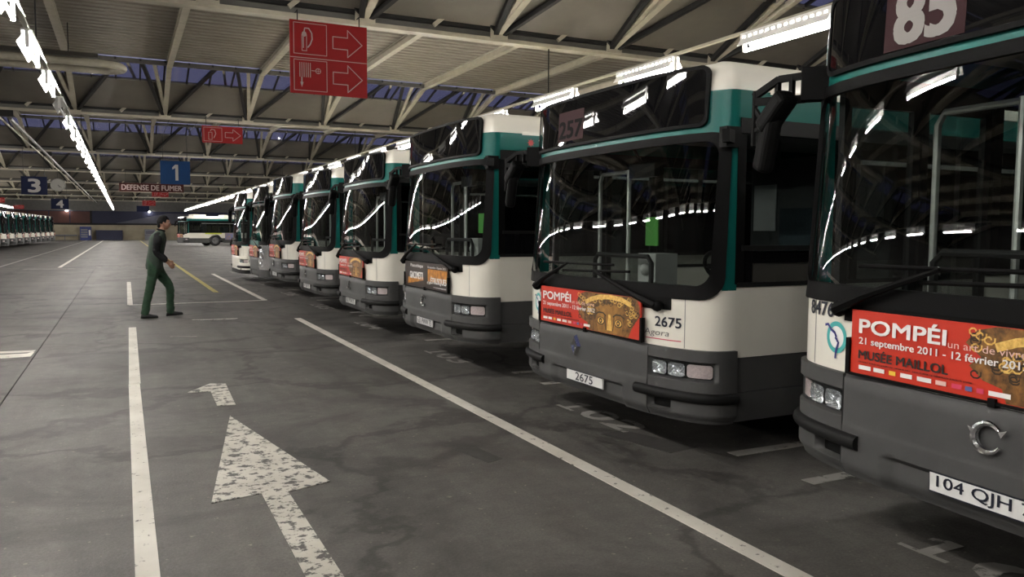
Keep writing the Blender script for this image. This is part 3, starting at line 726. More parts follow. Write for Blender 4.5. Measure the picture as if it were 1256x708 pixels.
    b.tube([(.0, -1.51, 2.20), (.0, -1.515, 1.90)], .016, 6); b.bar((.0, -1.51, 2.10), (.0, -1.42, 2.0), .02); b.bar((.0, -1.51, 1.98), (.0, -1.40, 2.01), .02); mr = b.build('mirror_arm', 'black_rubber', root)
    m = Matrix.Rotation(R(-14), 3, 'X') @ Matrix.Rotation(R(-25), 3, 'Z')
    b = MB(); b.box((.0, -1.405, 1.90), (.09, .15, .30), m); b.box((.01, -1.33, 2.06), (.12, .24, .10), Matrix.Rotation(R(42), 3, 'X'))
    o = b.build('mirror_housing', 'black_rubber', mr); bv = o.modifiers.new('round', 'BEVEL'); bv.width = .03; bv.segments = 3
    b = MB(); b.box((-.049, -1.428, 1.90), (.006, .125, .26), m); b.build('mirror_glass', 'chrome', mr)
    b = MB(); b.box((-.20, 1.27, 2.13), (.12, .07, .13)); b.bar((-.20, 1.28, 2.13), (-.10, 1.34, 2.13), .05, .08); b.build('camera_block', 'black_rubber', root)
    return root

PZ0, PZ1, PU = .775, 1.068, .712
def poster_base(root, m):
    b = MB(); b.box((.058, 0, (PZ0 + PZ1) / 2), (.012, 2 * PU, PZ1 - PZ0)); p = b.build('advert_panel', m, root)
    b = MB()
    for s in (-1, 1): b.box((.06, s * (PU + .012), .85), (.03, .022, .17))
    b.box((.06, 0, PZ0 - .006), (.03, 2 * PU, .012)); b.box((.062, 0, PZ0 - .004), (.036, .03, .035)); b.build('panel_bracket', 'black_rubber', p)
    return p
def poster_bust(root, detail=True):
    p = poster_base(root, 'poster_red')
    A, B, C, D = .0645, .0652, .0659, .0666
    # gilded bust: hair mass, face, band, curls, eyes
    b = MB(); hair = [(-.13, .99), (-.08, 1.045), (.0, 1.066), (.66, 1.066), (.70, 1.0), (.695, .93), (.64, .88), (.60, .83), (.57, .777), (.05, .777), (.03, .83), (-.05, .85), (-.11, .90), (-.06, .94)]
    b.add([flat(A)(x, y) for x, y in hair], [tuple(range(len(hair)))]); pr = b.build('printed_bust', 'gold_hair', p)
    rnd = random.Random(3)
    if detail:
        b = MB()
        for i in range(110):
            a = rnd.uniform(-.1, .68); z = rnd.uniform(.86, 1.05)
            if .10 < a < .55 and z < .98: continue
            pts = [(a + (.01 + .018 * k / 9) * math.cos(k * .75) * 1.0, min(1.062, z + (.008 + .014 * k / 9) * math.sin(k * .75))) for k in range(10)]
            ribbon(b, pts, .007, flat(B), i % 2)
        b.build('printed_curl', ['gold_light', 'gold_dark'], p)['kind'] = 'stuff'
    b = MB(); face = [(.12, .777), (.10, .83), (.10, .90), (.14, .955), (.22, .985), (.34, .995), (.46, .985), (.53, .95), (.56, .89), (.55, .83), (.52, .777)]
    b.add([flat(B)(x, y) for x, y in face], [tuple(range(len(face)))]); b.build('printed_face', 'gold_mid', p)
    b = MB(); ribbon(b, [(.0, .985), (.08, 1.015), (.2, 1.04), (.34, 1.048), (.48, 1.04), (.6, 1.01)], .035, flat(C))
    b.add([flat(C)(x, y) for x, y in [(.30, .80), (.315, .92), (.345, .92), (.365, .80)]], [(0, 1, 2, 3)])
    b.build('printed_highlight', 'gold_light', p)
    b = MB(); b.add([flat(B + .0003)(x, y) for x, y in [(.12, .777), (.10, .83), (.10, .90), (.14, .955), (.17, .93), (.155, .86), (.175, .777)]], [tuple(range(7))]); b.build('printed_cheek', 'gold_hair', p); b = MB(); b.add([flat(B + .0003)(x, y) for x, y in [(.52, .777), (.55, .83), (.56, .89), (.53, .95), (.49, .93), (.505, .86), (.48, .777)]], [tuple(range(7))])
    b.build('printed_cheek', 'gold_hair', p)
    b = MB()
    for ex in (.215, .445):
        ribbon(b, [(ex - .07, .905), (ex - .03, .925), (ex + .03, .925), (ex + .07, .905)], .012, flat(C)); disc(b, ex, .862, .052, .030, flat(C), 0)
        disc(b, ex, .864, .042, .023, flat(D), 1); disc(b, ex, .864, .021, .021, flat(D + .0006), 0, 12); disc(b, ex, .864, .009, .009, flat(D + .0012), 1, 8)
    ribbon(b, [(.285, .80), (.275, .85), (.27, .91)], .012, flat(C)); ribbon(b, [(.375, .80), (.385, .85), (.39, .91)], .010, flat(C))
    b.build('printed_eye', ['gold_dark', 'gold_light'], p)
    b = MB(); f = flat(D + .002)
    add_text(b, 'POMPÉI', (-.662, .965, -.215, 1.045), f, 0, .03)
    b.build('lettering', 'print_white', p); b = MB()
    add_text(b, '21 septembre 2011 - 12 février 2012', (-.662, .905, .135, .945), f, 0, .02)
    b.build('lettering', 'print_white', p)
    b = MB(); add_text(b, 'un art de vivre', (-.205, .958, .125, .988), f, 0, .0); b.build('lettering', 'print_pink', p)
    b = MB(); add_text(b, 'MUSÉE MAILLOL', (-.662, .846, -.20, .895), f, 0, .025)
    b.build('lettering', 'print_black', p); b = MB(); add_text(b, 'OUVERT TOUS LES JOURS DE 10H30 À 19H - NOCTURNE LE VENDREDI JUSQU\'À 21H30', (-.662, .826, -.09, .836), f, 0, .01)
    b.build('lettering', 'print_black', p)
    b = MB(); xs = [-.66, -.575, -.49, -.43, -.345, -.255, -.18, -.12, -.07, -.02]; ws = [.07, .06, .035, .06, .07, .05, .045, .03, .03, .09]
    mi = [0, 0, 1, 0, 0, 3, 2, 4, 2, 0]
    cols = ['print_white', 'print_yellow', 'print_magenta', 'print_pink', 'print_blue']
    for x, wd, k in zip(xs, ws, mi):
        b.add([f(x, .797), f(x + wd, .797), f(x + wd, .816), f(x, .816)], [(0, 1, 2, 3)], k)
        if detail: b.m[-1] = 0; b.build('sponsor_label', cols[k], p); b = MB()
    if not detail: b.build('sponsor_strip', cols, p)['kind'] = 'stuff'
    return p
def poster_bronze(root):
    p = poster_base(root, 'poster_brown'); f = flat(.0655); g = flat(.0668)
    b = MB(); b.add([f(x, y) for x, y in [(.10, .86), (.70, .86), (.70, 1.0), (.10, 1.0)]], [(0, 1, 2, 3)]); b.add([f(x, y) for x, y in [(-.60, .80), (-.05, .86), (-.05, .90), (-.60, .88)]], [(0, 1, 2, 3)]); b.build('printed_drape', 'poster_orange', p)
    b = MB(); b.add([f(x, y) for x, y in [(-.01, .777), (.03, .777), (.05, .95), (.035, 1.06), (.0, 1.06), (-.02, .95)]], [tuple(range(6))]); b.build('printed_statue', 'gold_dark', p)
    b = MB(); add_text(b, 'Pinacothèque', (-.50, .995, -.06, 1.045), g, 0, .01); b.build('lettering', 'print_white', p); b = MB(); add_text(b, 'GIACOMETTI', (-.52, .87, -.07, .95), g, 0, .03)
    b.build('lettering', 'print_white', p); b = MB()
    add_text(b, 'ÉTRUSQUES', (.20, .83, .68, .925), g, 0, .03); add_text(b, 'et les', (.08, .83, .19, .87), g, 0, .01); add_text(b, '16 septembre - 8 janvier 2012', (.10, 1.005, .66, 1.035), g, 0, .01); add_text(b, 'www.pinacotheque.com', (.28, .79, .67, .815), g, 0, .0)
    b.build('lettering', 'print_white', p); return p
def logo(root):
    b = MB(); cu, cz, r = -.862, .915, .078
    f = lambda off: (lambda x, y: S(tu(cu) + x * r, cz + y * r * 1.0, off))
    disc(b, 0, 0, 1, 1, f(.004), 0, 28, .70); disc(b, 0, 0, .70, .70, f(.003), 2, 24)
    pts = [(-1.18, .66), (-.86, .74), (-.5, .42), (-.14, .27), (0, .04), (-.07, -.04), (.07, -.12), (.1, -.2), (.24, -.3), (.1, -.64), (0, -.93), (-.03, -1.34)]
    ribbon(b, pts, .17, f(.0055), 1)
    return b.build('operator_logo', ['logo_teal', 'logo_navy', 'print_white'], root)
def plate(root, s):
    b = MB(); b.box((.066, 0, .389), (.012, .52, .082)); p = b.build('number_plate', 'plate_white', root)
    b = MB(); wd = .225 if len(s) > 5 else .125
    add_text(b, s, (-wd, .359, wd, .421), flat(.0735), 0, .012); b.build('lettering', 'number_navy', p)
    b = MB(); frame_pts = [(-.26, .348), (.26, .348), (.26, .43), (-.26, .43)]
    ribbon(b, frame_pts + [frame_pts[0]], .006, flat(.0728)); b.build('plate_border', 'number_navy', p)
    return p
def emblem_ring(root):
    b = MB(); cu, cz, r = 0., .636, .056
    A = [R(40 + 290 * i / 22) for i in range(23)]
    b.tube([(.088, cu + r * math.cos(a), cz + r * math.sin(a)) for a in A], .013, 8, radii=[.004 + .012 * math.sin(math.pi * min(1, (i + 2) / 14) * .5) if i < 12 else .016 - .010 * max(0, (i - 16) / 6) for i in range(23)])
    b.add([(.092, .043, .668), (.092, .078, .680), (.092, .055, .646), (.078, .06, .665)], [(0, 1, 3), (1, 2, 3), (0, 3, 2), (0, 2, 1)])
    b.add([(.092, -.05, .655), (.092, -.085, .668), (.092, -.062, .630), (.078, -.06, .65)], [(0, 1, 3), (1, 2, 3), (0, 3, 2), (0, 2, 1)])
    return b.build('front_emblem', 'chrome', root)
def emblem_diamond(root):
    b = MB(); cu, cz = -.115, .632
    for k, (a, c) in enumerate(((1., .55),)):
        O = [(0, .088), (.062, 0), (0, -.088), (-.062, 0)]
        I = [(x * .5, y * .56) for x, y in O]; M = [(x * .77, y * .8) for x, y in O]
        vs = [(.072, cu + x, cz + y) for x, y in O] + [(.098, cu + x, cz + y) for x, y in M] + [(.075, cu + x, cz + y) for x, y in I]
        b.add(vs, [(i, (i + 1) % 4, 4 + (i + 1) % 4, 4 + i) for i in range(4)] + [(4 + i, 4 + (i + 1) % 4, 8 + (i + 1) % 4, 8 + i) for i in range(4)])
    return b.build('front_emblem', 'chrome', root)
def fleet(root, s, box, cursive=False):
    b = MB(); x0, z0, x1, z1 = box; t0, t1 = tu(x0), tu(x1)
    add_text(b, s, (t0, z0, t1, z1), lambda x, y: S(x, y, .004), 0, .02); o = b.build('fleet_number', 'number_navy', root)
    if cursive:
        b = MB(); add_text(b, 'Agora', (tu(.70), .812, tu(.93), .865), lambda x, y: S(x, y, .004), 0, -.012, .25); ribbon(b, [(tu(.72 + .031 * i), .80 + .0002 * i) for i in range(11)], .006, lambda x, y: S(x, y, .0045), 1)
        b.build('model_script', ['number_navy', 'print_magenta'], root)
    return o
def route(root, s, box, pale=True, panel=None):
    db = [c for c in col.objects if c.parent == root and c.name.startswith('destination_display')][0]
    if panel:
        b = MB(); x0, z0, x1, z1 = panel; b.grid([[S(x0 + (x1 - x0) * i / 6, z, .0235) for i in range(7)] for z in lin(z0, z1, 3)], None); b.build('route_panel', 'sign_panel_plum', db)
    b = MB(); add_text(b, s, box, lambda x, y: S(x, y, .025), 0, .035); b.build('route_number', 'digit_pale' if pale else 'digit_dark', db)
def side_text(root):
    b = MB(); f = lambda x, y: (-.62 - x, HW + .004, 2.31 + y)
    pts = []
    for i in range(16): a = 2 * math.pi * i / 16; r = .045 if i % 2 == 0 else .022; pts.append(f(.03 + r * math.cos(a), .04 + r * math.sin(a)))
    b.add(pts, [tuple(range(16))], 0); add_text(b, 'île de France', (.12, 0, .82, .085), f, 1, .012)
    b.build('side_lettering', ['star_red', 'print_white'], root)
    b = MB(); add_text(b, 'Agora', (.16, 0, .42, .10), lambda x, y: (-.62 - x, HW + .004, 1.03 + y), 0, -.012, .25); b.build('model_script', 'number_navy', root)

proto = bus_body(); index_tree(proto)
bus_n = [0]
def place_bus(x, y, ang, zo, label, group, skip=()):
    r = copy_tree(proto, None, skip) if True else proto
    r.location = (x, y, 0); r.rotation_euler = (0, 0, ang)
    for c in col.objects:
        if c.parent == r and not c.name.startswith('wheel'):
            c.location.z += zo
    tag(r, label, 'bus', group); return r
RB = 'buses parked along the right side of the aisle'
def finish(r, zo, before):
    for o in col.objects:
        if o.parent == r and o.name not in before: o.location.z += zo
def bus(x, y, ang, zo, label, dress, group=RB, skip=()):
    r = place_bus(x, y, ang, zo, label, group, skip)
    before = {o.name for o in col.objects}
    dress(r); finish(r, zo, before); return r
def dA(r):
    poster_bust(r); logo(r); plate(r, '104 QJH 75'); emblem_ring(r); fleet(r, '8476', (-1.10, 1.010, -.89, 1.080))
    route(r, '85', (-.615, 2.262, -.315, 2.50), True, (-.68, 2.24, -.26, 2.56))
def dB(r):
    poster_bust(r); logo(r); plate(r, '2675'); emblem_diamond(r); fleet(r, '2675', (.81, .888, 1.03, .955), True)
    route(r, '257', (-.585, 2.285, -.215, 2.42), False, (-.61, 2.26, -.20, 2.50))
def dC(r):
    poster_bronze(r); logo(r); plate(r, '631 PWW 75'); emblem_ring(r); side_text(r)
def dN(s):
    def f(r): poster_bust(r, False); logo(r); plate(r, s); emblem_ring(r)
    return f
PI = math.pi
bus(3.07, 1.908, PI - R(3.19), .106, 'nearest bus at right edge, numbered 8476, route 85 on its display', dA)
bus(3.256, 5.247, PI + R(.9), 0., 'bus numbered 2675 with a diamond badge, second from the right edge', dB)
bus(3.171, 8.659, PI, .089, 'third bus from the right edge, with a dark brown and orange advert', dC)
bus(3.22, 12.2, PI, .04, 'fourth bus from the right edge, next to the one with the brown advert', dN('862 PTW 75'))
bus(3.28, 15.8, PI + R(.36), .04, 'fifth bus from the right edge, between two similar grey-bumpered buses', dN('217 QDK 75'))
bus(3.22, 19.14, PI, .11, 'sixth bus from the right edge, beside the bus with stacked round lamps', dN('415 QAF 75'))
# seventh: a newer front with black grille and stacked round lamps; eighth: white bumper, teal under the windscreen
FRONT = ('bumper_corner', 'headlight', 'bumper_rail', 'fog_recess')
def dG(r):
    poster_bust(r, False)
    for s in (-1, 1):
        b = MB(); patch(b, lin(s * tu(.74), s * T_SIDE, 16), [.27, .3, .4, .46], .03, .05); b.build('bumper_corner', 'bus_grey', r)
        b = MB(); patch(b, lin(s * tu(.74), s * T_SIDE, 16), lin(.46, 1.09, 8), lambda t, z: .035 - .03 * abs(z - .75), .05); pod = b.build('lamp_pod', 'lamp_silver', r)
        for z, u in ((.60, .92), (.76, .97), (.92, 1.0)):
            b = MB(); P = [[S(s * tu(u) + .07 * rr * math.cos(a), z + .065 * rr * math.sin(a), .05 + .02 * (1 - rr * rr)) for a in [2 * PI * j / 16 for j in range(17)]] for rr in (1, .8, .5, .01)]
            b.grid(P, None); b.build('round_lamp', 'chrome', pod)
    b = MB(); patch(b, lin(-tu(.7), tu(.7), 20), [1.07, 1.16, 1.2], .02, .03); b.build('front_trim', 'bus_teal', r)
bus(3.18, 22.2, PI + R(.4), .03, 'seventh bus from the right edge, with silver stacked round lamps', dG, RB, FRONT + ('front_header',))
def dH(r):
    poster_bust(r, False)
    for o in [c for c in col.objects if c.parent == r and c.name.split('.')[0] in ('bumper', 'bumper_corner')]:
        me = o.data.copy(); me.materials.clear(); me.materials.append(MATS['bus_white']); o.data = me
    b = MB(); patch(b, lin(-T_SIDE, T_SIDE, 30), [1.06, 1.10, 1.17], .006, .02); b.build('front_trim', 'bus_teal', r)
    b = MB(); patch(b, lin(-T_SIDE, T_SIDE, 30), [.25, .30, .36], .04, .04); b.build('lower_lip', 'bus_dark', r)
bus(3.09, 25.5, PI + R(.4), -.02, 'farthest bus of the right row, with a white bumper', dH)
# bus parked side on at the end of the hall
def dFar(r):
    poster_bust(r, False); logo(r)
    b = MB(); b.box((-2.45, HW + .006, 1.115), (1.5, .01, .11)); b.build('side_advert', 'ad_lime', r)
    b = MB(); b.box((-4.25, HW + .006, .86), (1.5, .012, .60)); b.build('side_advert', 'ad_blue', r)
    for i, wv in enumerate((-1.5, -4.2, -7.2)):
        b = MB(); b.box((wv, 0, 2.74), (1.1, 1.2, .16)); b.build('roof_unit', 'bus_white', r)
bus(4.6, 77.0, PI + R(15), 0., 'bus parked side-on at the end of the hall, behind the walking man', dFar, 'buses at the end of the hall')
# left row
LB = 'buses parked along the far left side'
lp = None
for i in range(12):
    y = 52.5 + 3.55 * i; x = -7.35 + .028 * (y - 52)
    lab = '%s bus from the near end of the far left row' % nth(i)
    def dL(r, i=i):
        (poster_bust(r, False) if i % 4 else poster_bronze(r)); logo(r)
    bus(x, y, R(1.), .05, lab, dL, LB, ('passenger_seat',))
def drop(o):
    for c in KIDTAB.get(o.name, []): drop(c)
    bpy.data.objects.remove(o)
drop(proto)

# ------------------------------------------------------------------ hanging signs
def sign(name, x0, x1, z0, z1, y, m, label, cat='sign', group='hanging signs', hang=True):
    o = empty(name, ((x0 + x1) / 2, y, z0))
    b = MB(); b.box((0, 0, (z1 - z0) / 2), (x1 - x0, .03, z1 - z0)); b.build('board', m, o)
    if hang:
        b = MB()
        k = min(TR, key=lambda q: abs(q - y))
        for s in (-1, 1): b.tube([(s * (x1 - x0) * .4, .0, z1 - z0 - .01), (s * (x1 - x0) * .4, .0, 5.0 - z0), (s * (x1 - x0) * .4, k - y, 5.0 - z0)], .01, 5)
        b.build('hanging_rod', 'steel_dark', o)
    tag(o, label, cat, group); return o
def arrow_outline(b, x, z, w_, h, f, wd):
    P = [(0, .28), (.5, .28), (.5, 0), (1, .5), (.5, 1), (.5, .72), (0, .72), (0, .28)]
    ribbon_closed(b, [(x + p * w_, z + q * h) for p, q in P[:-1]], wd, f)
def ribbon_closed(b, pts, wd, f):
    for i in range(len(pts)):
        p, q = Vector(pts[i]), Vector(pts[(i + 1) % len(pts)]); d = (q - p).normalized(); n = Vector((-d.y, d.x)) * wd / 2; e = d * wd / 2
        b.add([f(*(p + n - e)), f(*(q + n + e)), f(*(q - n + e)), f(*(p - n - e))], [(0, 1, 2, 3)])
def extinguisher(b, x, z, s, f, wd):
    cx = x + .24 * s
    ribbon_closed(b, [(cx - .07 * s, z + .12 * s), (cx + .07 * s, z + .12 * s), (cx + .07 * s, z + .6 * s), (cx - .07 * s, z + .6 * s)], wd, f)
    disc(b, cx, z + .62 * s, .07 * s, .08 * s, f); ribbon(b, [(cx - .03 * s, z + .2 * s), (cx - .03 * s, z + .55 * s)], wd * 1.5, f)
    ribbon(b, [(cx, z + .70 * s), (cx + .02 * s, z + .8 * s), (cx + .14 * s, z + .8 * s), (cx + .23 * s, z + .66 * s), (cx + .24 * s, z + .48 * s), (cx + .18 * s, z + .32 * s), (cx + .10 * s, z + .22 * s)], wd * 2, f)
def hose(b, x, z, s, f, wd):
    ribbon_closed(b, [(x, z), (x + .55 * s, z), (x + .55 * s, z + s), (x, z + s)], wd, f)
    for i in range(6): ribbon(b, [(x + (.10 + .035 * i) * s, z + .42 * s), (x + (.10 + .035 * i) * s, z + .92 * s)], wd, f)
    ribbon(b, [(x + .13 * s, z + .42 * s), (x + .13 * s, z + .25 * s)], wd * 2, f); ribbon(b, [(x + .13 * s, z + .27 * s), (x + .13 * s, z + .14 * s)], wd * 3.5, f)
    ribbon(b, [(x + .30 * s, z + .66 * s), (x + .38 * s, z + .66 * s)], wd, f); disc(b, x + .43 * s, z + .66 * s, .055 * s, .07 * s, f, 0, 14, .75)
    ribbon(b, [(x + .375 * s, z + .66 * s), (x + .485 * s, z + .66 * s)], wd * .7, f); ribbon(b, [(x + .43 * s, z + .59 * s), (x + .43 * s, z + .73 * s)], wd * .7, f)
fy = lambda x, z: (x, -.018, z)
o = sign('fire_sign', 2.445, 3.69, 3.70, 4.845, 13.08, 'sign_red', 'large red hanging sign with extinguisher, hose reel and two arrows', hang=True)
b = MB(); W, H = 1.245, 1.145
extinguisher(b, -W / 2 + .10, H / 2 + .04, .52, fy, .010)
b2 = MB()
arrow_outline(b, .06, H / 2 + .06, .48, .43, fy, .014); arrow_outline(b, .06, .07, .48, .43, fy, .014)
ribbon_closed(b, [(-W / 2 + .06, .05), (-W / 2 + .58, .05), (-W / 2 + .58, .53), (-W / 2 + .06, .53)], .010, fy); ribbon_closed(b, [(-W / 2 + .06, H / 2 + .05), (-W / 2 + .58, H / 2 + .05), (-W / 2 + .58, H - .04), (-W / 2 + .06, H - .04)], .010, fy)
for i in range(6): ribbon(b, [(-W / 2 + .15 + .033 * i, .26), (-W / 2 + .15 + .033 * i, .49)], .012, fy)
ribbon(b, [(-W / 2 + .18, .26), (-W / 2 + .18, .18)], .018, fy); b.add([fy(-W / 2 + .155, .18), fy(-W / 2 + .205, .18), fy(-W / 2 + .18, .10)], [(0, 1, 2)])
ribbon(b, [(-W / 2 + .33, .37), (-W / 2 + .40, .37)], .010, fy); disc(b, -W / 2 + .44, .37, .045, .045, fy, 0, 16, .75); ribbon(b, [(-W / 2 + .395, .37), (-W / 2 + .485, .37)], .007, fy); ribbon(b, [(-W / 2 + .44, .325), (-W / 2 + .44, .415)], .007, fy)
ribbon(b, [(-W / 2, H / 2 - .01), (W / 2, H / 2 - .01)], .012, fy)
b.build('pictogram', 'sign_line', o)
def small_fire(x0, x1, z0, z1, y, label):
    o = sign('fire_sign', x0, x1, z0, z1, y, 'sign_red', label, hang=True); b = MB(); W, H = x1 - x0, z1 - z0
    ribbon_closed(b, [(-W / 2 + .05, .05), (-.02, .05), (-.02, H - .05), (-W / 2 + .05, H - .05)], .012, fy); extinguisher(b, -W / 2 + .11, .03, H * .88, fy, .011) if False else None
    cx = -W / 2 + .24; ribbon_closed(b, [(cx - .05, .1), (cx + .05, .1), (cx + .05, .32), (cx - .05, .32)], .014, fy); ribbon(b, [(cx, .36), (cx + .04, .42), (cx + .13, .40), (cx + .16, .28), (cx + .10, .15)], .022, fy)
    arrow_outline(b, .08, .08, W / 2 - .14, H - .16, fy, .016); b.build('pictogram', 'sign_line', o)
small_fire(2.28, 3.48, 4.22, 4.74, 26.7, 'small red fire sign with arrow, hung on the second truss')
small_fire(2.05, 3.25, 4.0, 4.5, 68., 'tiny red fire sign just below the no smoking board')
small_fire(1.75, 2.95, 3.8, 4.3, 87., 'tiny red fire sign farthest down the aisle, near the walking man')
small_fire(-9.8, -8.6, 3.75, 4.15, 68.2, 'red fire sign over the left buses, nearest the picture edge')
small_fire(-10.2, -9.0, 3.68, 4.1, 80., 'red fire sign over the left buses, middle one of three')
small_fire(-10.6, -9.6, 3.6, 4.0, 101., 'red fire sign over the left buses, farthest of three')
def one_glyph(b, x, z, h, f, mi=0):
    w_ = h * .17
    b.add([f(x - w_ / 2, z), f(x + w_ / 2, z), f(x + w_ / 2, z + h), f(x - w_ / 2, z + h)], [(0, 1, 2, 3)], mi); b.add([f(x - w_ / 2, z + h), f(x - w_ / 2, z + h * .78), f(x - h * .26, z + h * .68), f(x - h * .26, z + h * .82)], [(0, 1, 2, 3)], mi)
def number_sign(s, x0, x1, z0, z1, y, m, label):
    o = sign('number_sign', x0, x1, z0, z1, y, m, label); b = MB(); W, H = x1 - x0, z1 - z0
    if s:
        if s == '1': one_glyph(b, .05, H * .16, H * .68, fy)
        else: add_text(b, s, (-.22, H * .14, .22, H * .86), fy, 0, .03)
        b.build('lettering', 'digit_pale', o)
number_sign('1', 1.31, 2.36, 3.22, 4.10, 33., 'sign_blue', 'blue hanging board with a pale number 1')
number_sign('3', -3.98, -2.98, 3.0, 3.80, 41., 'sign_navy', 'dark blue hanging board with a number 3')
number_sign('4', -4.75, -3.6, 2.95, 3.7, 68., 'sign_navy', 'small dark blue hanging board with a number 4')
number_sign('', 1.3, 2.5, 3.3, 3.9, 92., 'sign_navy', 'tiny dark board under the farthest red fire sign')
o = sign('no_smoking_board', -.16, 3.47, 3.78, 4.30, 54., 'sign_maroon', 'long dark red hanging board lettered DEFENSE DE FUMER')
b = MB(); add_text(b, 'DEFENSE DE FUMER', (-1.68, .10, 1.70, .42), fy, 0, .02); b.build('lettering', 'sign_line', o)
# clock
o = empty('wall_clock', (-3.45, 55.0, 4.12)); b = MB(); b.lathe_y((0, 0, 0), [(.001, -.05), (.36, -.05), (.38, -.07), (.40, -.05), (.40, .06), (.001, .06)], 28); b.build('case', 'steel_grey', o)
b = MB(); b.lathe_y((0, 0, 0), [(.001, -.056), (.355, -.056)], 28); b.build('dial', 'clock_face', o)
b = MB(); ribbon(b, [(0, 0), (.1, -.16)], .03, lambda x, z: (x, -.062, z)); ribbon(b, [(0, 0), (.2, -.18)], .02, lambda x, z: (x, -.064, z)); b.build('hand', 'print_black', o)
b = MB(); b.tube([(0, 0, .38), (0, 0, .9)], .015, 6); b.build('hanging_rod', 'steel_dark', o); tag(o, 'round pale clock hanging right of the number 3 board', 'clock')

# ------------------------------------------------------------------ ceiling services
o = empty('radiant_heater', (0, 20.7, 5.2)); b = MB()
b.tube([(-9, -.45, 0), (-.35, -.45, 0)] + [(-.35 + .45 * math.sin(a), -.45 * math.cos(a), 0) for a in [PI * i / 10 for i in range(1, 10)]] + [(-.35, .45, 0), (-9, .45, 0)], .085, 10); b.build('heating_tube', 'steel_cream', o)
b = MB(); b.add([(-9, -.75, .06), (-.4, -.75, .06), (-9, -.5, .2), (-.4, -.5, .2), (-9, .5, .2), (-.4, .5, .2), (-9, .75, .06), (-.4, .75, .06)], [(0, 1, 3, 2), (2, 3, 5, 4), (4, 5, 7, 6)]); b.build('reflector', 'steel_grey', o)
for x in (-8, -4.5, -1): b = MB(); b.tube([(x, 0, .2), (x, 0, .93)], .012, 6); b.build('hanging_rod', 'steel_dark', o)
tag(o, 'cream U-shaped heating tube under the roof at upper left', 'heater')
o = empty('service_pipe', (-2.85, 0, 4.68)); b = MB(); b.tube([(0, 27.24, 0), (0, 110., 0)], .05, 8); b.build('pipe', 'steel_grey', o)
b = MB(); b.tube([(-.28, 27.24, .05), (-.28, 110., .05)], .028, 8); b.build('pipe', 'steel_cream', o)
for y in TR[2:]: b = MB(); b.box((-.14, y, .17), (.45, .05, .22)); b.build('pipe_bracket', 'steel_dark', o)
tag(o, 'pair of long pipes running away under the roof, left of the lights', 'pipe')

# ------------------------------------------------------------------ things along the back wall
def back_thing(name, x0, x1, h, d, m, label, cat, parts):
    o = empty(name, ((x0 + x1) / 2, YF - d / 2 - .35, 0)); W = x1 - x0
    b = MB(); b.box((0, 0, h / 2), (W, d, h)); b.build('body', m, o); parts(o, W, h, d); tag(o, label, cat); return o
def vend(o, W, h, d):
    for i in range(4):
        b = MB(); b.box((-.15, -d / 2 - .01, h * .25 + i * h * .17), (W * .6, .02, h * .12)); b.build('display_shelf', 'machine_grey', o)
    b = MB(); b.box((W * .36, -d / 2 - .01, h * .55), (W * .16, .02, h * .4)); b.build('control_panel', 'print_white', o)
back_thing('vending_machine', -5.05, -3.75, 1.75, .8, 'machine_blue', 'blue vending machine with pale front against the back wall', 'vending machine', vend)
def skip_(o, W, h, d):
    b = MB(); b.box((0, 0, h), (W * 1.02, d * 1.05, .1)); b.build('lid', 'board_blue', o)
    for s in (-1, 1): b = MB(); b.box((s * W * .4, -d / 2, h * .5), (.1, .08, h * .9)); b.build('side_rib', 'board_blue', o)
back_thing('waste_container', -3.2, -.1, 1.25, 1.2, 'board_blue', 'long dark blue waste container against the back wall', 'container', skip_)
def kiosk(o, W, h, d):
    b = MB(); b.box((0, -d / 2 - .01, h * .72), (W * .8, .02, h * .3)); b.build('screen_panel', 'board_grey', o)
    b = MB(); b.box((0, -d / 2 - .03, h * .45), (W, .08, .06)); b.build('ledge', 'steel_grey', o)
back_thing('metal_cabinet', 2.55, 3.85, 1.45, .7, 'machine_grey', 'pale grey metal cabinet at the back wall, left of the walking man', 'cabinet', kiosk)
back_thing('blue_bin', 4.05, 4.75, 1.2, .7, 'machine_blue', 'small blue bin at the back wall beside the grey cabinet', 'bin', lambda o, W, h, d: MB.build((lambda q: (q.box((0, 0, h + .04), (W * 1.05, d * 1.05, .08)), q)[1])(MB()), 'lid', 'board_blue', o))
o = empty('guard_rail', (0, YF - .35, 0)); b = MB(); b.box((-9.4, 0, .62), (8.0, .08, .18)); b.build('beam', 'machine_grey', o)
for i in range(6): b = MB(); b.box((-13.2 + 1.6 * i, .03, .31), (.1, .1, .62)); b.build('rail_post', 'machine_grey', o)
tag(o, 'low pale guard rail along the back wall at left', 'rail')

# ------------------------------------------------------------------ walking man
def skin_mesh(name, joints, edges, m, levels=2, root=0, folds=0.):
    me = bpy.data.meshes.new(name); me.from_pydata([j[0] for j in joints], edges, [])
    o = bpy.data.objects.new(name, me); col.objects.link(o)
    sk = o.modifiers.new('skin', 'SKIN'); sk.use_smooth_shade = True
    for i, j in enumerate(joints):
        d = me.skin_vertices[0].data[i]; d.radius = j[1] if isinstance(j[1], tuple) else (j[1], j[1]); d.use_root = (i == root)
    s = o.modifiers.new('subdivide', 'SUBSURF'); s.levels = levels; s.render_levels = levels
    dg = bpy.context.evaluated_depsgraph_get(); e = bpy.data.meshes.new_from_object(o.evaluated_get(dg))
    bpy.data.objects.remove(o); e.materials.clear(); e.materials.append(MATS[m]); e.name = name
    for p in e.polygons: p.use_smooth = True
    if folds:
        for v in e.vertices:
            c = v.co; q = mnoise.noise(Vector((c.x * 9, c.y * 9, c.z * 17))) + .6 * mnoise.noise(Vector((c.x * 16 + 5, c.y * 16, c.z * 34)))
            v.co = c + v.normal * q * folds
    return e
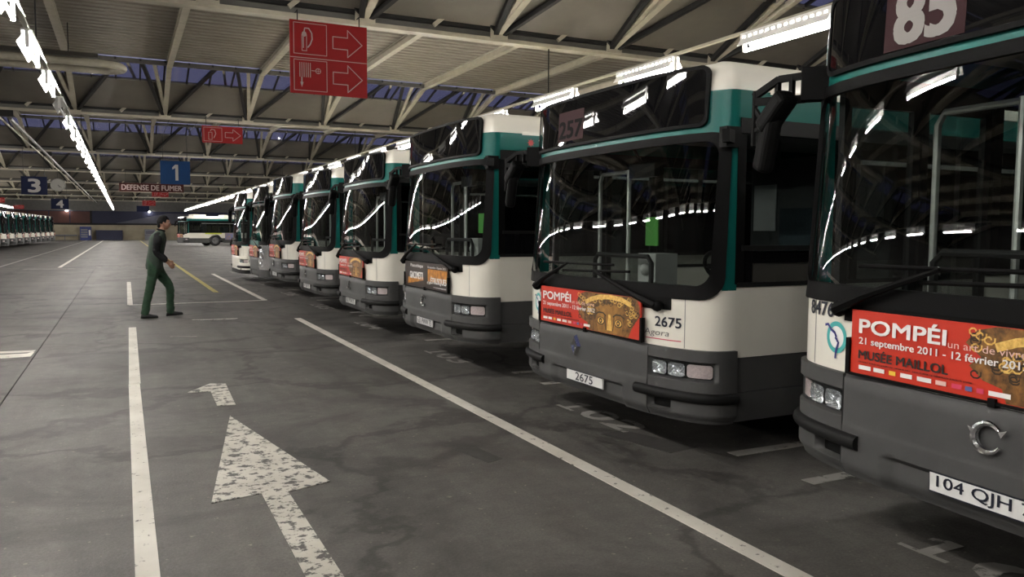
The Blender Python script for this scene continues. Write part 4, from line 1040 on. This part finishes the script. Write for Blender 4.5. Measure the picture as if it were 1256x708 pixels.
def head_mesh():
    b = MB(); n, m = 36, 26; vs = []
    for i in range(m + 1):
        th = PI * i / m
        for j in range(n):
            ph = 2 * PI * j / n
            x, y, z = math.sin(th) * math.cos(ph), math.sin(th) * math.sin(ph), math.cos(th)
            px, py, pz = x * .098, y * .076, z * .118
            low = max(0, -z)
            px += .012 * low * (1 if x > 0 else -.4); py *= 1 - .28 * low * low          # jaw narrows
            if x < 0 and z < -.2: px *= 1 - .35 * (-.2 - z)
            g = lambda cy_, cz, sy, sz: math.exp(-((py - cy_) / sy) ** 2 - ((pz - cz) / sz) ** 2) if x > .2 else 0
            px += .024 * g(0, -.022, .011, .016) + .012 * g(0, .002, .009, .02)           # nose
            px -= .011 * (g(.03, .012, .017, .012) + g(-.03, .012, .017, .012))            # sockets
            px += .005 * (g(.03, .032, .024, .008) + g(-.03, .032, .024, .008)) + .006 * g(0, -.056, .02, .007) - .004 * g(0, -.063, .02, .004) + .006 * g(0, -.07, .018, .006) + .010 * g(0, -.10, .022, .015)
            vs.append((px, py, pz))
    b.add(vs, [(i * n + j, (i + 1) * n + j, (i + 1) * n + (j + 1) % n, i * n + (j + 1) % n) for i in range(m) for j in range(n)], 0, True)
    for s in (-1, 1): b.sphere((-.008, s * .077, -.005), (.016, .010, .030), 10)
    return b
man = empty('person', (.50, 15.03, 0)); tag(man, 'man in dark green work trousers and vest over black sleeves, walking rightwards across the aisle', 'person')
BX, BY = .50, 15.03
def L(x, y, z): return (x - BX, y - BY, z)
hd_c = L(.632, 15.03, 1.632)
def hand_joints(J, E, wrist_i, wx, wy, wz, dx, dz, s):
    """palm and five bent fingers; direction (dx, dz), thumb towards +x side"""
    base = len(J); px = Vector((wx, wy, wz)); d = Vector((dx, 0, dz)).normalized(); up = Vector((-d.z, 0, d.x)) * (1 if True else -1)
    palm = px + d * .055
    J.append((L(*palm), .024)); E.append((wrist_i, base)); 
    for k, (o, ln) in enumerate(((.026, .068), (.009, .078), (-.009, .073), (-.025, .056))):
        a = palm + d * .022 + up * o; q = len(J)
        J.append((L(*a), .011)); E.append((base, q)); b_ = a + d * ln * .5 + Vector((0, s * .012, 0)); c = b_ + d * ln * .35 + Vector((0, s * .026, 0)); 
        J.append((L(*b_), .0095)); J.append((L(*c), .0085)); E += [(q, q + 1), (q + 1, q + 2)]
    a = px + d * .03 + up * .026; q = len(J); J.append((L(*a), .012)); E.append((base, q)); b_ = a + d * .03 + up * .018; J.append((L(*b_), .0105)); c = b_ + d * .028 + Vector((0, s * .01, 0)); J.append((L(*c), .009)); E += [(q, q + 1), (q + 1, q + 2)]
J = [(L(.47, 15.03, .93), (.09, .10)), (L(.50, 15.03, 1.12), (.08, .10)), (L(.53, 15.03, 1.33), (.08, .10)), (L(.565, 15.03, 1.46), (.06, .07)), (L(.60, 15.03, 1.54), .055), (L(.62, 15.03, 1.60), .055)]
E = [(0, 1), (1, 2), (2, 3), (3, 4), (4, 5)]
def chain(start, pts):
    p = start
    for c, r in pts: J.append((L(*c), r)); E.append((p, len(J) - 1)); p = len(J) - 1
    return p
chain(0, [((.45, 14.94, .86), .07), ((.375, 14.92, .50), .058), ((.29, 14.92, .11), .030), ((.33, 14.92, .045), .024), ((.44, 14.91, .03), .018)])
chain(0, [((.49, 15.12, .86), .07), ((.715, 15.14, .53), .058), ((.70, 15.15, .13), .030), ((.75, 15.15, .05), .024), ((.86, 15.15, .035), .018)])
wr = chain(2, [((.53, 14.87, 1.36), .035), ((.485, 14.79, 1.13), .044), ((.665, 14.80, .955), .029)])
hand_joints(J, E, wr, .665, 14.80, .955, .7, -.72, 1)
wl = chain(2, [((.53, 15.19, 1.36), .035), ((.50, 15.28, 1.13), .044), ((.69, 15.26, .97), .029)])
hand_joints(J, E, wl, .69, 15.26, .97, .75, -.66, -1)
body = skin_mesh('body', J, E, 'skin', 2)
hm = head_mesh(); rot = Matrix.Rotation(R(4), 3, 'Y')
hv = [Vector(hd_c) + rot @ Vector(v) for v in hm.v]
bm = bmesh.new(); bm.from_mesh(body); nv = [bm.verts.new(v) for v in hv]
for f in hm.f:
    try: bm.faces.new([nv[i] for i in f])
    except ValueError: pass
bm.to_mesh(body); bm.free()
tmp = bpy.data.objects.new('body', body); col.objects.link(tmp); rm = tmp.modifiers.new('remesh', 'REMESH'); rm.mode = 'VOXEL'; rm.voxel_size = .0075; rm.use_smooth_shade = True
e = bpy.data.meshes.new_from_object(tmp.evaluated_get(bpy.context.evaluated_depsgraph_get())); bpy.data.objects.remove(tmp)
e.materials.clear(); e.materials.append(MATS['skin']); inst(e, 'body', man)
# clothes
J = [(L(.475, 15.03, 1.10), (.12, .14)), (L(.465, 15.03, .92), (.135, .15)), (L(.445, 14.935, .80), (.098, .10)), (L(.405, 14.925, .64), (.088, .085)), (L(.375, 14.92, .49), (.075, .072)), (L(.325, 14.92, .28), (.068, .064)), (L(.285, 14.92, .015), (.076, .068)),
     (L(.52, 15.125, .80), (.098, .10)), (L(.62, 15.13, .66), (.088, .085)), (L(.71, 15.14, .52), (.075, .072)), (L(.705, 15.15, .30), (.066, .064)), (L(.705, 15.15, .025), (.074, .068))]
inst(skin_mesh('trousers', J, [(0, 1), (1, 2), (2, 3), (3, 4), (4, 5), (5, 6), (1, 7), (7, 8), (8, 9), (9, 10), (10, 11)], 'trouser_green', 3, 1, .009), 'trousers', man)
rings = ((.855, .464, .118, .150), (.835, .464, .130, .163), (.845, .464, .136, .170), (.90, .464, .136, .170), (1.0, .468, .128, .160), (1.10, .484, .124, .156), (1.20, .500, .127, .160), (1.30, .516, .132, .172), (1.37, .526, .130, .186), (1.42, .536, .112, .180), (1.455, .550, .090, .135), (1.485, .568, .070, .085), (1.50, .578, .060, .068), (1.485, .575, .050, .058))
b = MB(); P = []
for z, cx, rx, ry in rings:
    P.append([])
    for k in range(33):
        a = 2 * PI * k / 32; q = mnoise.noise(Vector((math.cos(a) * 2.2, math.sin(a) * 2.2, z * 7))) * .012 * (1 if .85 < z < 1.4 else .2)
        P[-1].append(L(cx + (rx + q) * math.cos(a), 15.03 + (ry + q) * math.sin(a), z - .03 * math.cos(a) * (1 if z < 1.0 else 0) * 0))
b.grid(P, None); b.build('vest', 'vest_green', man)
b = MB(); b.box(L(.425, 14.842, .775), (.10, .012, .11), Matrix.Rotation(R(12), 3, 'Y')); b.box(L(.428, 14.838, .835), (.11, .014, .03), Matrix.Rotation(R(12), 3, 'Y')); b.build('thigh_pocket', 'trouser_green', man)
for y, s in ((14.84, -1), (15.22, 1)):
    sh = (.535, y, 1.40); el = (.485 if s < 0 else .50, y + s * .05, 1.13); wrr = (.655 if s < 0 else .68, y + s * .04, .965 if s < 0 else .98); mid = ((el[0] + wrr[0]) / 2, y + s * .05, (el[2] + wrr[2]) / 2)
    J = [(L(sh[0], sh[1] + s * -.14, sh[2] + .01), .08), (L(*sh), .083), (L((sh[0] + el[0]) / 2 - .004, y + s * .03, 1.27), .070), (L(*el), .062), (L(*mid), .054), (L(*wrr), .043)]
    inst(skin_mesh('sleeve', J, [(0, 1), (1, 2), (2, 3), (3, 4), (4, 5)], 'jacket_black', 3, 1, .008), 'sleeve', man)
b = MB(); b.tube([L(.583 + .054 * math.cos(a), 15.03 + .060 * math.sin(a), 1.507 - .016 * math.cos(a)) for a in [2 * PI * i / 20 for i in range(20)]], .017, 8, closed=True); b.build('collar', 'jacket_black', man)
b = MB(); b.tube([L(x, 15.03, z) for z, x in ((1.47, .630), (1.42, .646), (1.37, .655), (1.3, .648), (1.2, .627), (1.1, .608))], .013, 6); b.build('jacket_front', 'jacket_black', man)
for (x, y, z, pit) in ((.29, 14.915, 0, 0), (.70, 15.155, .0, 4)):
    P = []
    for i, (dx, wd, ht) in enumerate(((-.065, .03, .05), (-.055, .042, .085), (0, .046, .10), (.06, .048, .085), (.13, .052, .062), (.185, .045, .05), (.208, .022, .035))):
        rz_ = R(pit); P.append([(x - BX + dx, y - BY + wd * math.cos(a), max(.0, z + ht * .5 + ht * .5 * math.sin(a) + (dx + .065) * math.tan(rz_))) for a in [2 * PI * k / 14 for k in range(15)]])
    b = MB(); b.grid(P, None); b.add(P[0][:-1], [tuple(range(14))]); b.add(P[-1][:-1], [tuple(range(14))]); b.build('shoe', 'shoe_black', man)
# hair, eyes, glasses
b = MB(); n, m = 30, 14; vs = []; rnd = random.Random(5)
for i in range(m + 1):
    th = PI * .56 * i / m
    for j in range(n):
        ph = 2 * PI * j / n; x, y, z = math.sin(th) * math.cos(ph), math.sin(th) * math.sin(ph), math.cos(th)
        front = max(0, x); lim = .42 if x > .35 else (-.05 if x > 0 else -.45)
        zz = max(z, lim * (1 if x > .35 else 1)); k = 1.075 + rnd.uniform(-.015, .03)
        q = 1 if zz == z else math.sqrt(max(.0, 1 - zz * zz)) / max(.01, math.sqrt(x * x + y * y))
        vs.append(Vector(hd_c) + rot @ Vector((x * q * .098 * k - .008, y * q * .076 * k, zz * .118 * k + .006)))
b.add(vs, [(i * n + j, (i + 1) * n + j, (i + 1) * n + (j + 1) % n, i * n + (j + 1) % n) for i in range(m) for j in range(n)], 0, True)
b.sphere(Vector(hd_c) + Vector((-.075, 0, -.03)), (.035, .062, .07), 12); b.build('hair', 'hair_black', man)
for s in (-1, 1):
    b = MB(); b.sphere(Vector(hd_c) + rot @ Vector((.081, s * .03, .012)), .0115, 10); ey = b.build('eye', 'eye_white', man)
    b = MB(); b.sphere(Vector(hd_c) + rot @ Vector((.0895, s * .03, .012)), .005, 8); b.build('pupil', 'print_black', ey)
    b = MB(); b.tube([Vector(hd_c) + rot @ Vector((.10 - .012 * abs(math.cos(a)) * 0, s * .032 + .022 * math.cos(a), .010 + .017 * math.sin(a))) for a in [2 * PI * i / 14 for i in range(14)]], .0025, 5, closed=True)
    b.tube([Vector(hd_c) + rot @ Vector(p) for p in ((.10, s * .054, .012), (.06, s * .078, .012), (-.005, s * .080, .012))], .0022, 5); b.build('spectacles', 'print_black', man)

# unused fixtures should not remain at the origin
for k, f in enumerate((fx_lit, fx_off)):
    if not used[k]: 
        for c in kids(f): bpy.data.objects.remove(c)
        bpy.data.objects.remove(f)
